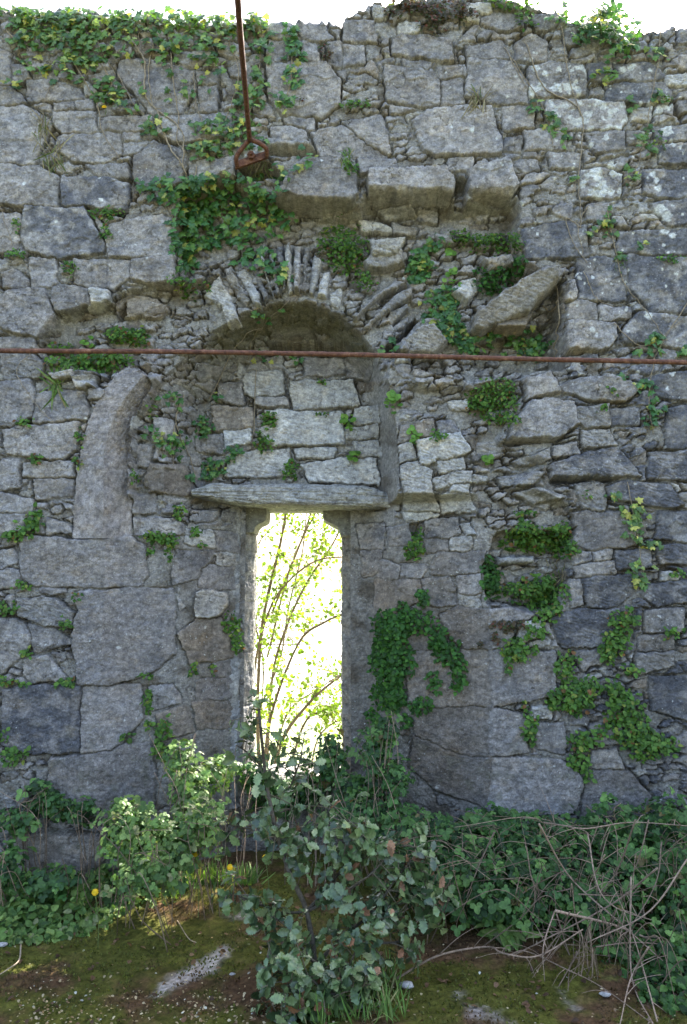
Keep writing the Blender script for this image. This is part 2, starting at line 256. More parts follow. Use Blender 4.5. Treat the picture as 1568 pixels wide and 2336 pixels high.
# kind: n normal, d dark stained, p dressed and pecked, s slaty, w pale, b brown; then proud (m), under (units)
STONES_RAW = """
A n .0 0|0,490 110,485 240,560 180,700 170,755 0,745
A n .005 0|0,760 180,760 280,820 260,940 60,940 0,930
A n 0 0|245,515 430,515 440,600 290,612 245,570
A n 0 0|255,625 545,605 550,700 500,745 330,735 265,680
A n 0 0|450,540 690,530 700,595 460,600
A n 0 0|565,610 640,610 640,650 570,650
A n 0 0|565,655 670,655 640,700 565,705
A n .01 0|700,650 840,690 850,770 820,855 640,850 605,800 625,710
A n 0 0|545,280 700,280 890,330 895,400 820,525 700,525 545,350
A n 0 0|905,330 990,330 990,385 905,385
A n 0 0|905,395 990,395 990,510 915,500
A n 0 0|715,535 820,530 1060,515 1050,600 930,640 800,650 720,600
A n .01 0|1220,295 1490,295 1545,370 1540,480 1460,535 1300,530 1230,450
A n 0 0|1225,190 1310,180 1310,290 1220,285
A n 0 0|1220,135 1250,85 1330,85 1350,160 1310,178 1230,180
A n 0 0|1350,90 1470,90 1515,180 1390,180 1360,150
A n 0 0|1385,190 1445,200 1450,290 1380,290
A n 0 0|1490,200 1568,200 1568,300 1500,300
A n 0 0|1240,580 1400,590 1395,650 1240,640
A n 0 0|1295,545 1430,545 1440,600 1310,580
A n 0 0|1425,610 1600,570 1700,590 1770,720 1568,730 1460,710
A s .03 25|1220,655 1400,660 1450,705 1240,700
A n .05 60|1320,800 1400,745 1568,740 1620,760 1630,900 1590,950 1430,985 1300,960 1250,920 1300,870
A n 0 0|860,740 1070,720 1060,840 880,850
A n 0 0|120,370 240,370 370,410 380,450 130,465
A n 0 0|395,755 580,750 580,810 470,815
A d .01 20|285,815 470,810 590,840 580,960 560,980 390,945 300,940
A d .01 0|120,950 380,960 420,1020 480,1120 470,1150 260,1178 120,1140 90,1050
A n .015 0|510,1030 740,985 790,1020 795,1110 795,1170 500,1178 490,1110
A n 0 0|0,975 90,980 90,1100 70,1140 0,1150
A n 0 0|0,225 50,240 50,380 0,385
A n 0 0|60,300 110,300 140,360 60,385
A n 0 0|0,395 50,400 120,470 0,475
A n 0 0|800,80 880,65 930,110 820,140
A n 0 0|300,60 370,60 380,90 310,90
A n 0 0|790,240 960,240 900,300 820,290
A n 0 0|1040,310 1100,290 1100,350 1050,345
A n 0 0|340,470 415,460 415,500 345,500
A n 0 0|245,470 335,470 335,505 250,505
B n .01 0|225,180 260,165 460,180 490,200 495,280 440,280 225,250
B n .005 0|190,305 400,320 445,380 430,480 300,480 200,460
B n 0 0|435,310 550,300 560,350 450,365
B n 0 0|450,375 545,370 550,480 440,480
B n .01 0|570,280 760,285 835,370 835,470 680,475 560,440
B n 0 0|560,215 730,195 760,270 640,275 570,255
B n 0 0|780,275 790,200 860,160 920,190 930,280
B l 0 0|850,310 940,290 1090,300 1100,340 1110,430 940,445 850,440
B d 0 0|1115,300 1220,290 1220,370 1120,370
B d 0 0|1225,290 1400,290 1460,350 1400,370 1235,365
B d 0 0|1195,380 1460,380 1500,430 1480,470 1200,465
B n .01 0|320,560 380,500 540,490 670,490 720,660 720,700 640,705 420,710 360,680
B n 0 0|0,560 170,530 200,600 215,700 100,720 60,710
B n 0 0|730,485 860,490 870,580 740,590
B l 0 0|925,455 1280,470 1290,540 1260,590 960,590 925,520
B n 0 0|830,600 930,580 1010,600 1010,680 830,680
B n 0 0|735,630 810,630 805,695 735,690
B n 0 0|1100,610 1270,600 1280,680 1150,690
B w 0 0|1310,500 1400,490 1400,550 1310,550
B d 0 0|1410,590 1568,570 1568,640 1430,650
B n .06 55|120,800 460,785 500,835 480,930 130,940 115,860
B n .04 50|580,780 750,740 790,860 740,930 610,910 570,870
B n .02 0|60,730 230,735 240,780 80,800
B l 0 0|1090,780 1180,770 1270,800 1260,900 1080,900
B d 0 0|1365,780 1600,780 1600,900 1440,900 1370,880
B d 0 0|1400,930 1600,910 1600,1030 1480,1020
B d 0 0|820,1050 990,1010 1100,1030 1110,1168 830,1175
B n 0 0|1110,940 1200,930 1200,1010 1110,1000
B d 0 0|1260,1060 1600,1050 1600,1160 1250,1150
B n 0 0|625,90 690,65 800,70 820,130 700,140 630,110
B w 0 0|540,65 610,70 610,100 540,100
B w 0 0|560,30 670,20 680,60 570,60
B w 0 0|130,30 210,40 190,90 135,85
B w 0 0|250,110 340,105 345,150 260,150
B n 0 0|0,100 130,100 150,190 0,190
B n 0 0|0,210 90,215 90,290 0,300
B n 0 0|1010,140 1070,130 1080,200 1020,200
B n 0 0|860,70 980,65 960,130 880,140
B n 0 0|1540,120 1600,110 1600,200 1530,200
B n 0 0|270,280 395,290 390,325 280,300
B n 0 0|480,730 590,710 590,780 470,775
B w 0 0|1460,350 1600,340 1600,390 1470,390
B n 0 0|930,700 1080,710 1080,770 950,760
B l 0 0|1290,600 1400,610 1390,660 1300,650
B d 0 0|1450,670 1600,655 1600,745 1450,740
B w .03 0|75,1030 160,1035 215,1050 215,1065 85,1065
B w .05 0|120,1120 270,1110 250,1160 130,1150
B n .02 0|340,960 420,980 420,1020 340,1010
B s .02 0|225,1030 330,1050 320,1080 230,1070
B s .01 0|150,960 300,940 330,990 200,1010
C n 0 0|345,20 590,25 600,90 510,150 345,130
C n .03 15|605,30 790,10 805,80 770,150 610,110
C n 0 0|135,15 250,10 260,140 150,150
C n 0 0|20,80 60,60 130,110 125,145 20,145
C n .02 0|0,200 70,160 200,155 240,250 250,340 170,370 60,350 0,320
C n .01 0|245,135 400,150 410,220 350,260 260,260 240,190
C w .02 0|415,155 495,165 500,225 470,255 410,255
C b .03 0|545,230 600,190 720,210 770,250 740,285 550,285
C n 0 0|0,375 150,370 165,420 0,420
C s 0 0|0,450 160,455 200,500 180,550 20,560
C n .01 0|0,575 140,570 160,650 150,730 60,775 0,770
C n .01 0|170,640 260,610 380,620 410,690 400,745 165,760
C n .01 0|20,800 110,775 360,765 350,880 290,930 30,900
C n 0 0|0,930 90,930 90,1050 0,1070
C n 0 0|110,945 200,940 340,945 340,1000 210,1010 110,1000
C n 0 0|160,1020 335,1020 325,1090 170,1110
C n 0 0|0,1080 150,1110 150,1168 0,1168
C w .04 0|240,540 340,530 340,555 260,560
C w .04 0|345,560 450,560 430,600 360,605
C n .01 0|405,605 480,610 480,650 410,650
C n 0 0|640,860 690,870 680,960 620,960
C b .02 0|685,955 850,960 875,1050 870,1095 690,1080 670,1030
C n 0 0|620,1090 705,1090 710,1168 610,1168
C n .01 0|700,740 790,750 800,820 700,850
C b .01 0|975,690 1150,700 1150,780 985,795
C n .01 0|1000,590 1110,580 1110,680 1000,660
C w .01 0|1030,800 1140,790 1140,850 1030,870
C n .01 0|900,830 1020,815 1020,900 900,890
C w .02 0|1330,580 1610,572 1643,680 1640,685 1336,698
C w .02 0|1215,710 1560,720 1570,860 1220,860 1180,800 1280,760
C w .005 0|1350,882 1530,878 1530,918 1360,918
C w .01 0|1040,905 1325,885 1330,1000 1220,1010 1030,1000
C w .01 0|1375,955 1568,925 1718,932 1728,1042 1420,1025
C n .01 0|1170,640 1310,650 1310,685 1170,680
C w 0 0|1120,540 1280,530 1300,620 1180,650 1120,620
C n 0 0|1380,470 1568,460 1568,530 1400,550
C n 0 0|1580,470 1690,480 1680,560 1585,550
D w .01 0|48,692 150,690 160,760 52,765
D w .01 0|5,790 150,770 160,830 10,835
D w .01 0|50,850 160,850 175,912 60,920
D n .01 0|1030,220 1060,200 1150,225 1150,295 1020,290
D n .01 0|1160,235 1300,240 1310,280 1170,300
D n .03 10|1020,310 1120,300 1230,315 1240,380 1200,430 1010,445
D n .02 0|980,135 1050,125 1055,195 985,200
D d 0 0|1070,10 1285,10 1285,205 1075,200
D d .005 0|1300,0 1600,20 1600,260 1400,250 1300,130
D d .01 0|1280,340 1340,265 1400,265 1600,290 1600,430 1400,400 1280,400
D n .02 0|985,590 1100,560 1200,550 1330,590 1335,620 1285,665 1100,650 1000,620
D n .04 0|820,570 930,540 970,570 975,620 830,655
D n .05 15|745,850 800,730 850,670 950,660 1040,680 1055,770 960,840 780,855
D s .01 0|1060,700 1200,680 1210,770 1090,780 1060,750
D d 0 0|1220,705 1340,700 1355,765 1220,770
D d 0 0|1380,560 1600,520 1600,660 1430,640
D n .01 0|960,870 1060,850 1070,905 960,915
D s 0 0|1085,800 1210,790 1240,860 1100,870
D e .03 20|940,960 1080,910 1230,880 1350,1000 1200,1020 950,1030
D d 0 0|1480,700 1600,680 1600,880 1470,870
D e 0 0|1400,900 1600,890 1600,1020 1390,1010
D e .01 0|1200,1050 1290,1030 1480,1050 1540,1130 1480,1150 1210,1100
D s 0 0|1060,1040 1190,1040 1190,1168 1090,1150
D w .02 0|340,850 520,800 575,890 420,940 350,955
D w .01 0|430,940 545,920 550,970 440,990
D w .01 0|410,1020 520,985 585,990 580,1030 420,1060
D w .01 0|490,1050 570,1045 570,1080 490,1075
D w .01 0|265,960 330,940 400,980 400,1060 430,1168 280,1168
D w 0 0|255,870 310,850 330,920 260,940
D w 0 0|440,1085 570,1090 600,1168 435,1168
D n 0 0|260,780 310,770 320,840 260,850
D b 0 0|325,760 410,745 410,820 330,820
D n 0 0|430,760 500,755 520,800 440,820
D w .01 0|485,670 560,660 570,700 490,695
D w .02 0|495,150 590,105 600,170 570,210
D s .06 0|240,400 330,320 420,300 440,340 490,380 420,440 250,440
D s .03 0|770,940 930,890 940,930 800,960
D s .02 0|700,1020 900,990 860,1040 720,1050
D s .03 0|780,1090 880,1060 1000,1100 860,1130
D w .02 0|590,1010 650,1015 640,1030 595,1030
E p .01 0|100,110 365,130 460,125 600,115 660,160 665,290 640,335 460,342 170,340 100,300
E p .01 0|345,370 600,350 785,352 800,420 800,640 680,740 500,785 370,785 330,560 370,450
E k .01 0|15,810 200,795 375,797 365,1090 120,1100 20,1060
E p .012 0|385,800 640,790 650,940 510,1090 380,1100 368,1000
E p .015 0|240,1120 380,1110 560,1065 690,1055 705,1200 700,1330 500,1390 300,1380 220,1300
E n 0 0|0,180 60,170 80,230 0,260
E n 0 0|0,10 120,10 110,80 0,95
E n 0 0|215,30 300,50 350,90 220,100
E n 0 0|0,265 85,265 90,340 0,350
E s .01 0|80,400 260,395 340,460 330,520 200,520 90,470
E n 0 0|0,490 80,490 150,560 130,620 0,740
E n 0 0|120,520 260,530 325,600 160,640
E n 0 0|110,680 220,650 300,760 150,780 110,740
E n 0 0|190,350 300,350 300,370 190,375
E n .01 0|610,30 790,30 840,60 840,100 620,100
E n 0 0|985,90 1080,100 1085,182 990,178
E w 0 0|985,188 1070,187 1075,245 990,240
E n 0 0|910,245 1065,250 1070,350 910,340
E n 0 0|800,180 980,180 900,300 790,330
E w .05 0|905,370 960,355 1030,375 1035,430 1000,470 900,475
E b .01 0|900,490 1010,490 1060,560 1080,665 870,685 820,560
E n 0 0|970,690 1085,680 1080,745 975,760
E p 0 0|900,775 1080,755 1075,850 900,860
E n 0 0|680,800 790,790 830,870 690,900
E w 0 0|850,80 970,90 980,160 850,140
E b 0 0|880,870 1075,860 1070,980 900,990
E b 0 0|720,920 860,890 880,1000 730,1040
F n 0 0|70,60 185,50 185,168 80,168
F n 0 0|80,180 170,175 170,280 90,290
F n 0 0|200,70 320,65 325,140 215,150
F w 0 0|275,0 430,0 420,30 280,38
F n .01 0|375,45 410,30 520,30 525,95 470,115 380,120
F n 0 0|370,130 470,125 480,180 380,185
F w .01 0|485,115 580,115 580,175 490,175
F w .015 0|540,55 575,55 600,100 560,105
F n .01 0|440,190 640,182 630,275 560,283 400,278 400,240
F n 0 0|165,210 260,250 250,305 160,300
F n 0 0|265,235 380,240 350,300 270,300
F n .01 0|360,310 480,295 510,370 520,430 400,420 360,370
F n .01 0|515,288 625,288 620,370 530,375
F w 0 0|515,382 620,382 625,430 530,430
F b 0 0|150,312 350,310 350,400 200,470 140,430
F p 0 0|1045,0 1270,0 1330,100 1340,150 1150,170 1050,150
F n 0 0|1035,190 1135,180 1140,220 1050,235
F n 0 0|1145,180 1220,175 1220,215 1150,220
F e 0 0|1240,180 1400,175 1400,250 1250,260
F n 0 0|1050,245 1230,228 1235,280 1060,300
F e 0 0|1090,310 1310,290 1330,350 1250,430 1110,430
F n 0 0|1030,310 1080,310 1090,420 1040,430
F e 0 0|1340,340 1540,310 1600,320 1600,400 1430,430 1370,380
F e 0 0|950,490 1050,445 1250,448 1260,500 1200,610 1000,618
F w .01 0|800,500 890,500 900,560 800,600
F n 0 0|1370,450 1550,440 1550,540 1380,550
F n 0 0|1350,570 1500,560 1500,630 1350,630
F s .01 0|1340,650 1500,640 1500,700 1330,740
F d 0 0|1400,755 1600,750 1600,960 1410,900
F n 0 0|1050,640 1180,625 1170,690 1090,720
F w 0 0|850,890 950,890 950,940 855,940
F n 0 0|880,970 1010,960 1010,1100 890,1080
F n 0 0|1040,940 1110,935 1110,970 1040,970
F n 0 0|1120,970 1260,980 1260,1050 1140,1060
F d 0 0|1440,0 1600,0 1600,140 1430,120
F w 0 0|1450,270 1530,280 1530,310 1450,305
F n 0 0|1130,1100 1240,1080 1270,1168 1120,1168
F e 0 0|1420,160 1600,150 1600,240 1450,230
F p 0 0|1110,1180 1300,1180 1400,1300 1380,1400 1080,1400
F q .01 0|445,470 520,442 660,442 660,620 560,622 480,570
F p .01 0|667,442 840,440 870,470 780,500 760,608 667,620
F q .008 0|300,640 660,628 660,884 430,886 300,860
F p .008 0|667,628 960,640 970,830 900,850 667,884
F q .01 0|330,894 660,892 660,1114 540,1105 330,1015
F p .01 0|667,892 830,930 840,1100 667,1114
F q .008 0|320,1024 520,1112 660,1124 660,1350 420,1260 300,1160
F p .008 0|667,1124 1000,1130 1090,1230 1050,1370 667,1385
F q 0 0|150,480 330,470 440,500 480,590 530,632 300,632 160,620
G b .05 0|60,300 220,290 460,310 480,420 400,490 40,480
"""
STONES = []
for ln in STONES_RAW.strip().splitlines():
    hd, pts = ln.split('|'); q, kind, proud, under = hd.split()
    ox, oy = OFF[q]
    P = [(ox+float(a.split(',')[0])/2, oy+float(a.split(',')[1])/2) for a in pts.split()]
    STONES.append((np.array(P), kind, float(proud), float(under)/2))

# ------------------------------------------------------------------ coarse depth of the wall (positive = into the wall)
def PW(pts, y=0.0): return [(wp(u, v, y)[0], wp(u, v, y)[2]) for u, v in pts]
REG = [
 ([(395,500),(400,430),(520,400),(640,450),(690,466),(815,468),(830,448),(1030,450),(1060,455),(1180,452),(1195,600),(1290,640),(1290,840),(1160,870),(1080,880),(940,840),(870,700),(700,600),(560,610),(470,640),(400,650)], .17, .045),
 ([(330,810),(400,740),(450,650),(560,580),(700,545),(840,600),(950,630),(960,720),(900,830),(870,900),(800,790),(450,790),(400,900),(360,870)], .085, .02),
 ([(130,712),(250,690),(260,665),(400,655),(470,640),(470,760),(400,800),(330,830),(250,870),(200,850),(90,830),(85,790)], .10, .04),
 ([(915,870),(1080,880),(1190,870),(1150,1010),(1250,1060),(1180,1110),(1300,1150),(1310,1300),(1260,1390),(1100,1385),(1090,1300),(1075,1180),(1080,1000),(980,960),(910,940)], .06, .04),
 ([(1095,1290),(1130,1200),(1310,1200),(1300,1300),(1280,1400),(1110,1385)], .15, .03),
 ([(938,1188),(970,1188),(972,1225),(940,1230)], .24, .008),
 ([(1070,760),(1290,690),(1292,850),(1200,852),(1080,830)], .25, .05),
 ([(540,372),(620,372),(630,415),(545,420)], .14, .02),
 ([(298,1228),(300,990),(335,905),(370,850),(440,800),(470,820),(450,1110),(430,1190)], .12, .02),
 ([(1030,395),(1072,410),(1070,470),(1040,465)], .12, .012),
 ([(150,870),(470,800),(440,850),(220,890)], .05, .03),
 ([(872,800),(915,750),(944,696),(962,716),(925,762),(890,806)], .40, .010),
 ([(258,700),(285,672),(292,716),(262,735)], .20, .02), ([(620,386),(655,396),(640,412),(600,408)], .2, .015), ([(545,1160),(516,1176),(520,1182),(545,1180)], .3, .01), ([(505,1345),(545,1350),(540,1385),(520,1392)], .42, .012),
 ([(172,1226),(184,1070),(202,985),(228,925),(262,868),(318,832),(352,880),(318,940),(300,990),(296,1226)], .10, .012),
]
REGW = [(PW(p, 0.03), d, s) for p, d, s in REG]
NICHE = PW([(372,1175),(360,950),(372,850),(440,790),(480,748),(560,702),(640,682),(700,680),(780,715),(830,760),(862,800),(880,870),(905,1000),(905,1175)], .06)
Z_LINTEL = wp(0, 1148, .30)[2]
SPX = [wp(237,1400,0)[0], wp(300,1400,.05)[0], wp(400,1400,.10)[0], wp(545,1400,.47)[0], wp(838,1400,.44)[0], wp(905,1400,.17)[0], wp(1050,1400,.06)[0], wp(1117,1400,0)[0]]
SPD = [0, .085, .17, .47, .44, .21, .09, 0]
OPX0, OPX1 = wp(560,1400,.5)[0], wp(800,1400,.5)[0]
OPZ0, OPZ1 = wp(0,1775,.5)[2], wp(0,1150,.40)[2]
def coarse(X, Z):
    d = .012*fbm(X*1.3, Z*1.3, 77, 3)
    wx = X+.02*pn(X*7, Z*7, 31); wz = Z+.02*pn(X*7+9, Z*7, 32)
    wx2 = wx+.008*pn(X*30, Z*30, 33); wz2 = wz+.008*pn(X*30, Z*30+5, 34)
    base = np.zeros_like(d)
    for P, dep, sft in REGW:
        P = np.array(P)
        m = (X > P[:, 0].min()-.1) & (X < P[:, 0].max()+.1) & (Z > P[:, 1].min()-.1) & (Z < P[:, 1].max()+.1)
        if not m.any(): continue
        s = polysdf(wx2[m], wz2[m], P)
        base[m] = np.maximum(base[m], dep*ss(0, sft, s))
    # niche above the lintel
    P = np.array(NICHE); m = (X > P[:, 0].min()-.05) & (X < P[:, 0].max()+.05) & (Z > Z_LINTEL-.04) & (Z < P[:, 1].max()+.05)
    if m.any():
        s = polysdf(wx[m]*.5+X[m]*.5, wz[m]*.5+Z[m]*.5, P)
        # lower edge is covered by the lintel: measure only from sides and arch
        Wd = np.interp(X[m], [-.85, -.70, -.35, -.10, .12, .2], [.17, .15, .105, .095, .08, .075])
        r = np.clip(s/Wd, 0, 1)
        low = Z[m] < wp(0, 1080, .3)[2]
        xx = X[m]
        sx = np.minimum((xx-P[:, 0].min()-.01), (P[:, 0].max()-xx))
        r = np.where(low, np.clip(sx/np.where(xx < -.3, .2, .085), 0, 1), r)
        nd = np.where(s > -.003, .06+.39*(r**.85), 0)
        base[m] = np.maximum(base[m], nd)
    gp = np.array(PW([(585,806),(615,775),(700,762),(790,785),(812,812),(700,806)], .36)); s = polysdf(wx2, wz2, gp)
    base = np.maximum(base, .62*ss(0, .012, s))
    # splay below
    sp = np.interp(X, SPX, SPD)
    zz = ss(Z_LINTEL+.02, Z_LINTEL-.02, Z)
    base = np.maximum(base, sp*zz)
    return d+base

ZTOPU = [(-60,25),(0,20),(60,25),(150,17),(300,32),(450,46),(600,46),(735,43),(770,52),(815,22),(850,2),(1000,-20),(1150,-12),(1230,17),(1290,37),(1400,57),(1450,70),(1520,62),(1630,55)]
ZTX = [wp(u, v, 0)[0] for u, v in ZTOPU]; ZTZ = [wp(u, v, 0)[2] for u, v in ZTOPU]
def ztop(X): return np.interp(X, ZTX, ZTZ)+.03*pn(X*9, X*0+2, 41)+.02*pn(X*31, X*0+4, 42)

KC = {'n': (.300, .298, .300), 'd': (.285, .290, .300), 'p': (.270, .266, .268), 's': (.300, .303, .306), 'w': (.440, .452, .455),
      'b': (.262, .242, .218), 'k': (.26, .26, .27), 'q': (.250, .236, .222), 'l': (.30, .30, .305), 'e': (.265, .270, .285)}
KIDX = {k: i for i, k in enumerate(KC)}
def surface_detail(U, V, KIND, SID, inside):
    """relief (m, towards the viewer) and colour of stone, by kind index"""
    slat = np.isin(KIND, [KIDX['s'], KIDX['e'], KIDX['w']]); peck = np.isin(KIND, [KIDX['p'], KIDX['k'], KIDX['q']])
    a = SID*6.283
    r = .006*fbm(U/34+SID*50, V/30, 3, 3) + .0028*fbm(U/9, V/8, 5, 3) + .0012*pn(U/2.6, V/2.4, 8)
    rid = 1-np.abs(fbm((U*.93+V*.36)/30+SID*9, (V*.93-U*.3)/6.5, 11, 3))
    r = r + np.where(slat, .011*(rid-.6), 0)
    q1 = U+6*pn(U/25, V/25, 6); q2 = V+6*pn(U/25, V/25, 7)
    f1, f2, fc = voro(q1/44+SID*40, q2/30, 12)
    fl = ~slat & ~peck
    r = r + np.where(fl, (fc-.5)*.007 + ((hsh(np.floor(fc*9999), np.floor(fc*99), 2)-.5)*(q1 % 44)/44*.006), 0)
    h1, h2, hc = voro(q1/15, q2/12, 13); r = r + np.where(peck, .0006, .0022)*(hc-.5)
    cn = np.abs(fbm(U/75+SID*70, V/55+SID*33, 16, 4, .55)); crk = np.exp(-(cn/.018)**2)*ss(.0, .5, fbm(U/110, V/110+SID*20, 17, 2)+.12)
    crk = np.where(peck, .3*crk, crk); r = r-.007*crk
    r = r + np.where(peck, .0030*pn((U+V*.6)/5.2, (V-U*.5)/2.9, 14) - .0015*np.abs(pn(U/9, V/9, 15)), 0)
    pit = fbm(U/6.5, V/6.5, 19, 2)
    r = r - .0045*ss(.45, .75, pit)
    C = np.array([KC[k] for k in KC])[KIND]
    C = C*(0.80+.34*hsh(np.floor(SID*9973), np.floor(SID*77), 3)[..., None])
    n1 = fbm(U/55, V/45, 21, 4); n2 = fbm(U/11, V/10, 22, 4, .6)
    C = C*(1+.26*n1+.30*n2)[..., None]*(1-.6*crk)[..., None]*np.where(slat, .80+.28*rid, 1)[..., None]
    C = C*np.where(fl, .88+.24*fc, 1)[..., None]*(.92+.16*hc)[..., None]*np.array([1.04, .995, .955])
    warm = fbm(U/80+5, V/60, 23, 3)[..., None]
    C = C*(1+warm*np.array([.07, .02, -.06]))
    dark = np.isin(KIND, [KIDX['d'], KIDX['e'], KIDX['k']])
    dm = ss(-.18, .30, fbm(U/60+SID*31, V/48, 25, 4, .6)+.10)*np.where(dark, .72, 0)
    dm = np.maximum(dm, np.where(KIND == KIDX['n'], .45*ss(.15, .55, fbm(U/70, V/50, 26, 4, .6)), 0))
    C = C*(1-dm[..., None]) + np.array([.085, .093, .118])*dm[..., None]
    stk = ss(.1, .6, fbm(U/13, V/130, 24, 3))*ss(-.1, .4, fbm(U/90, V/120, 30, 2))
    C = C*(1-.22*stk[..., None])
    och = ss(.25, .6, fbm(U/48+11, V/36, 34, 4, .6))[..., None]*.5
    C = C*(1-och)+C*np.array([1.10, .98, .80])*och
    # whitish lichen specks everywhere
    sp = ss(.52, .68, pn(U/4.2, V/4.2, 27))*ss(-.1, .4, fbm(U/60, V/60, 28, 2))
    C = C*(1-.5*sp[..., None])+.55*.5*sp[..., None]
    lm = np.where(KIND == KIDX['l'], ss(.10, .28, fbm(U/26, V/24, 29, 3)), 0)
    C = C*(1-.85*lm[..., None])+np.array([.62, .64, .62])*.85*lm[..., None]
    return r, C
LICH = [(1420,160,9),(1340,265,6),(1350,330,7),(1360,410,11),(1395,380,10),(1345,440,9),(1500,260,12),(1520,300,14),(1380,245,8),(1490,400,8),(1498,412,9),(1500,430,7),(1505,480,14),(1520,495,10),(1440,155,10),(1310,300,6),(1385,315,8),(1360,395,14),(1400,395,10),(1375,425,13),(1390,440,9),(1520,240,16),(1530,330,9),(1470,300,9),(1460,325,7),(1475,722,12),(1345,757,7),(1530,853,6),(1523,888,5),(1075,302,6),(1500,355,9),(1225,450,6),(1190,465,5),(1515,530,9),(1530,540,8),(660,1100,4),(920,635,4),(1440,345,6),(1485,240,12)]
def relief(X, Z):
    dc = coarse(X, Z)
    U0, V0 = proj(X, dc, Z)
    smooth = ss(1170, 1230, V0)*ss(230, 330, U0)*ss(1150, 1080, U0)
    U = U0+5.0*pn(U0/38, V0/38, 51)+2.2*pn(U0/11, V0/11, 53)+.9*pn(U0/4, V0/4, 57)
    V = V0+4.0*pn(U0/38+7, V0/38, 52)+2.0*pn(U0/11+3, V0/11, 54)+.9*pn(U0/4+3, V0/4, 58)
    E = np.full(X.shape, -1e3); E2 = np.full(X.shape, -1e3); ID = np.full(X.shape, -1)
    for i, (P, k, pr, un) in enumerate(STONES):
        m = (U > P[:, 0].min()-12) & (U < P[:, 0].max()+12) & (V > P[:, 1].min()-12) & (V < P[:, 1].max()+12)
        if not m.any(): continue
        e = polysdf(U[m], V[m], P)+3.2
        cur = E[m]; b = e > cur
        sec2 = np.where(b, cur, np.maximum(E2[m], e)); E2[m] = sec2; cur = np.where(b, e, cur); E[m] = cur
        idm = ID[m]; idm = np.where(b, i, idm); ID[m] = idm
    kinds = np.array([KIDX[s[1]] for s in STONES]); proud = np.array([s[2] for s in STONES]); under = np.array([s[3] for s in STONES])
    cen = np.array([s[0].mean(0) for s in STONES]); vmax = np.array([s[0][:, 1].max() for s in STONES])
    both = (E > 0) & (E2 > -3) & ~((np.abs(U-1116.5) < 6) & (V > 1385) & (V < 1870)); E = np.where(both, np.maximum(np.minimum(E, (E-E2)/2-.55), -.9), E)
    # filler rubble
    oob = (U0 < -30) | (U0 > 1600)
    F1, F2, c1 = voro((U+9*pn(U0/31, V0/31, 163))/62, (V+7*pn(U0/31, V0/27, 164))/33, 61)
    q1 = 6*fbm(U0/17, V0/13, 161, 3); q2 = 4*fbm(U0/15+9, V0/12, 162, 3)
    G1, G2, c2 = voro((U+q1)/36, (V+q2+.12*U)/16, 63)
    Bg1, Bg2, c3 = voro(U/120, V/75, 65)
    fine = fbm(U0/90, V0/70, 66, 2) > -.05
    core = np.zeros(X.shape, bool)
    for q in range(4): core |= polysdf(U0, V0, REG[q][0]) > 0
    ring = polysdf(U0, V0, REG[1][0]) > 0
    fine = fine | core
    ef = np.where(oob, (Bg2-Bg1)*45-2.5, np.where(fine, np.where(c2 > .38, (G2-G1)*10-1.3, -9), (F2-F1)*19-1.6))
    cf = np.where(oob, c3, np.where(fine, c2, c1))
    gap = -E-5.0
    ef = np.minimum(ef, np.where(oob, 99, gap))
    ef = np.where((U0 > 775) & (U0 < 900) & (V0 > 1165), -9, ef)
    ef = np.where((U0 > 853) & (U0 < 912) & (V0 > 880) & (V0 < 1165), -9, ef)
    ef = np.where((smooth > .5) & (cf > .35), -9, ef)
    fill = (E < 0) & (ef > E) & (ef > -4)
    SID = np.where(fill, cf, hsh(ID, ID*3+1, 4))
    IDc = np.clip(ID, 0, None)
    fk = np.where(cf < .25, KIDX['s'], np.where(cf < .32, KIDX['w'], np.where(cf < .45, KIDX['b'], KIDX['n'])))
    right = (U0 > 1290) & (V0 > 600)
    fk = np.where(right & (cf > .5), KIDX['e'], fk)
    KIND = np.where(fill, fk, kinds[IDc])
    EE = np.where(fill, ef, E)
    r, C = surface_detail(U0, V0, KIND, SID, EE)
    pr = np.where(fill, (cf-.55)*np.where(core, .05, .014), proud[IDc])
    un = np.where(fill, 0, under[IDc])
    w_ = np.where(fill, 1.3, 1.3)
    tx = (hsh(np.floor(SID*8191), np.floor(SID*131), 71)-.5)*.00022; tz = (hsh(np.floor(SID*8191), np.floor(SID*131), 72)-.5)*.0002
    big = np.where(fill, 0, tx*(U0-cen[IDc, 0])+tz*(V0-cen[IDc, 1]))
    rs = pr + big + r + (.0095-.005*smooth)*(1-np.exp(-np.maximum(EE, 0)/w_))
    # overhang: lower band of a proud stone slopes back into the wall
    t = np.where(un > 0, ss(vmax[IDc]-un-4+5*pn(U0/14, V0/14, 73), vmax[IDc]+2, V0), 0)
    rs = rs - t*(.05+pr)*1.6
    # mortar and open joints
    g = fbm(U0/7, V0/7, 81, 4, .65); op = fbm(U0/70, V0/55, 82, 3)
    opn = ss(-.35, .25, op)*(1-.65*smooth)
    rm = -.001-.006*opn+.006*g + .006*pn(U0/3.2, V0/3.0, 84)*ss(-.2,.4,fbm(U0/25,V0/25,85,2))
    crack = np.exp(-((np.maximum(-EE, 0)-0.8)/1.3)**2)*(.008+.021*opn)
    rm = rm-crack
    st = ss(-.8, .8, EE)
    R = rm*(1-st)+rs*st
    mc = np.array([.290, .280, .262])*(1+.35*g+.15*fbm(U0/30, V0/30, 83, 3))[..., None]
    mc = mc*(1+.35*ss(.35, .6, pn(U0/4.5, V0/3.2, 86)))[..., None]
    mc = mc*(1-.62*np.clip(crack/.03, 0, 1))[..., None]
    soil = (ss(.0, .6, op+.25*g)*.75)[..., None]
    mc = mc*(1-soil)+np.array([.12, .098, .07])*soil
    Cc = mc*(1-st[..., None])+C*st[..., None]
    # big pale lichen rosettes, upper right
    lm = np.zeros(X.shape)
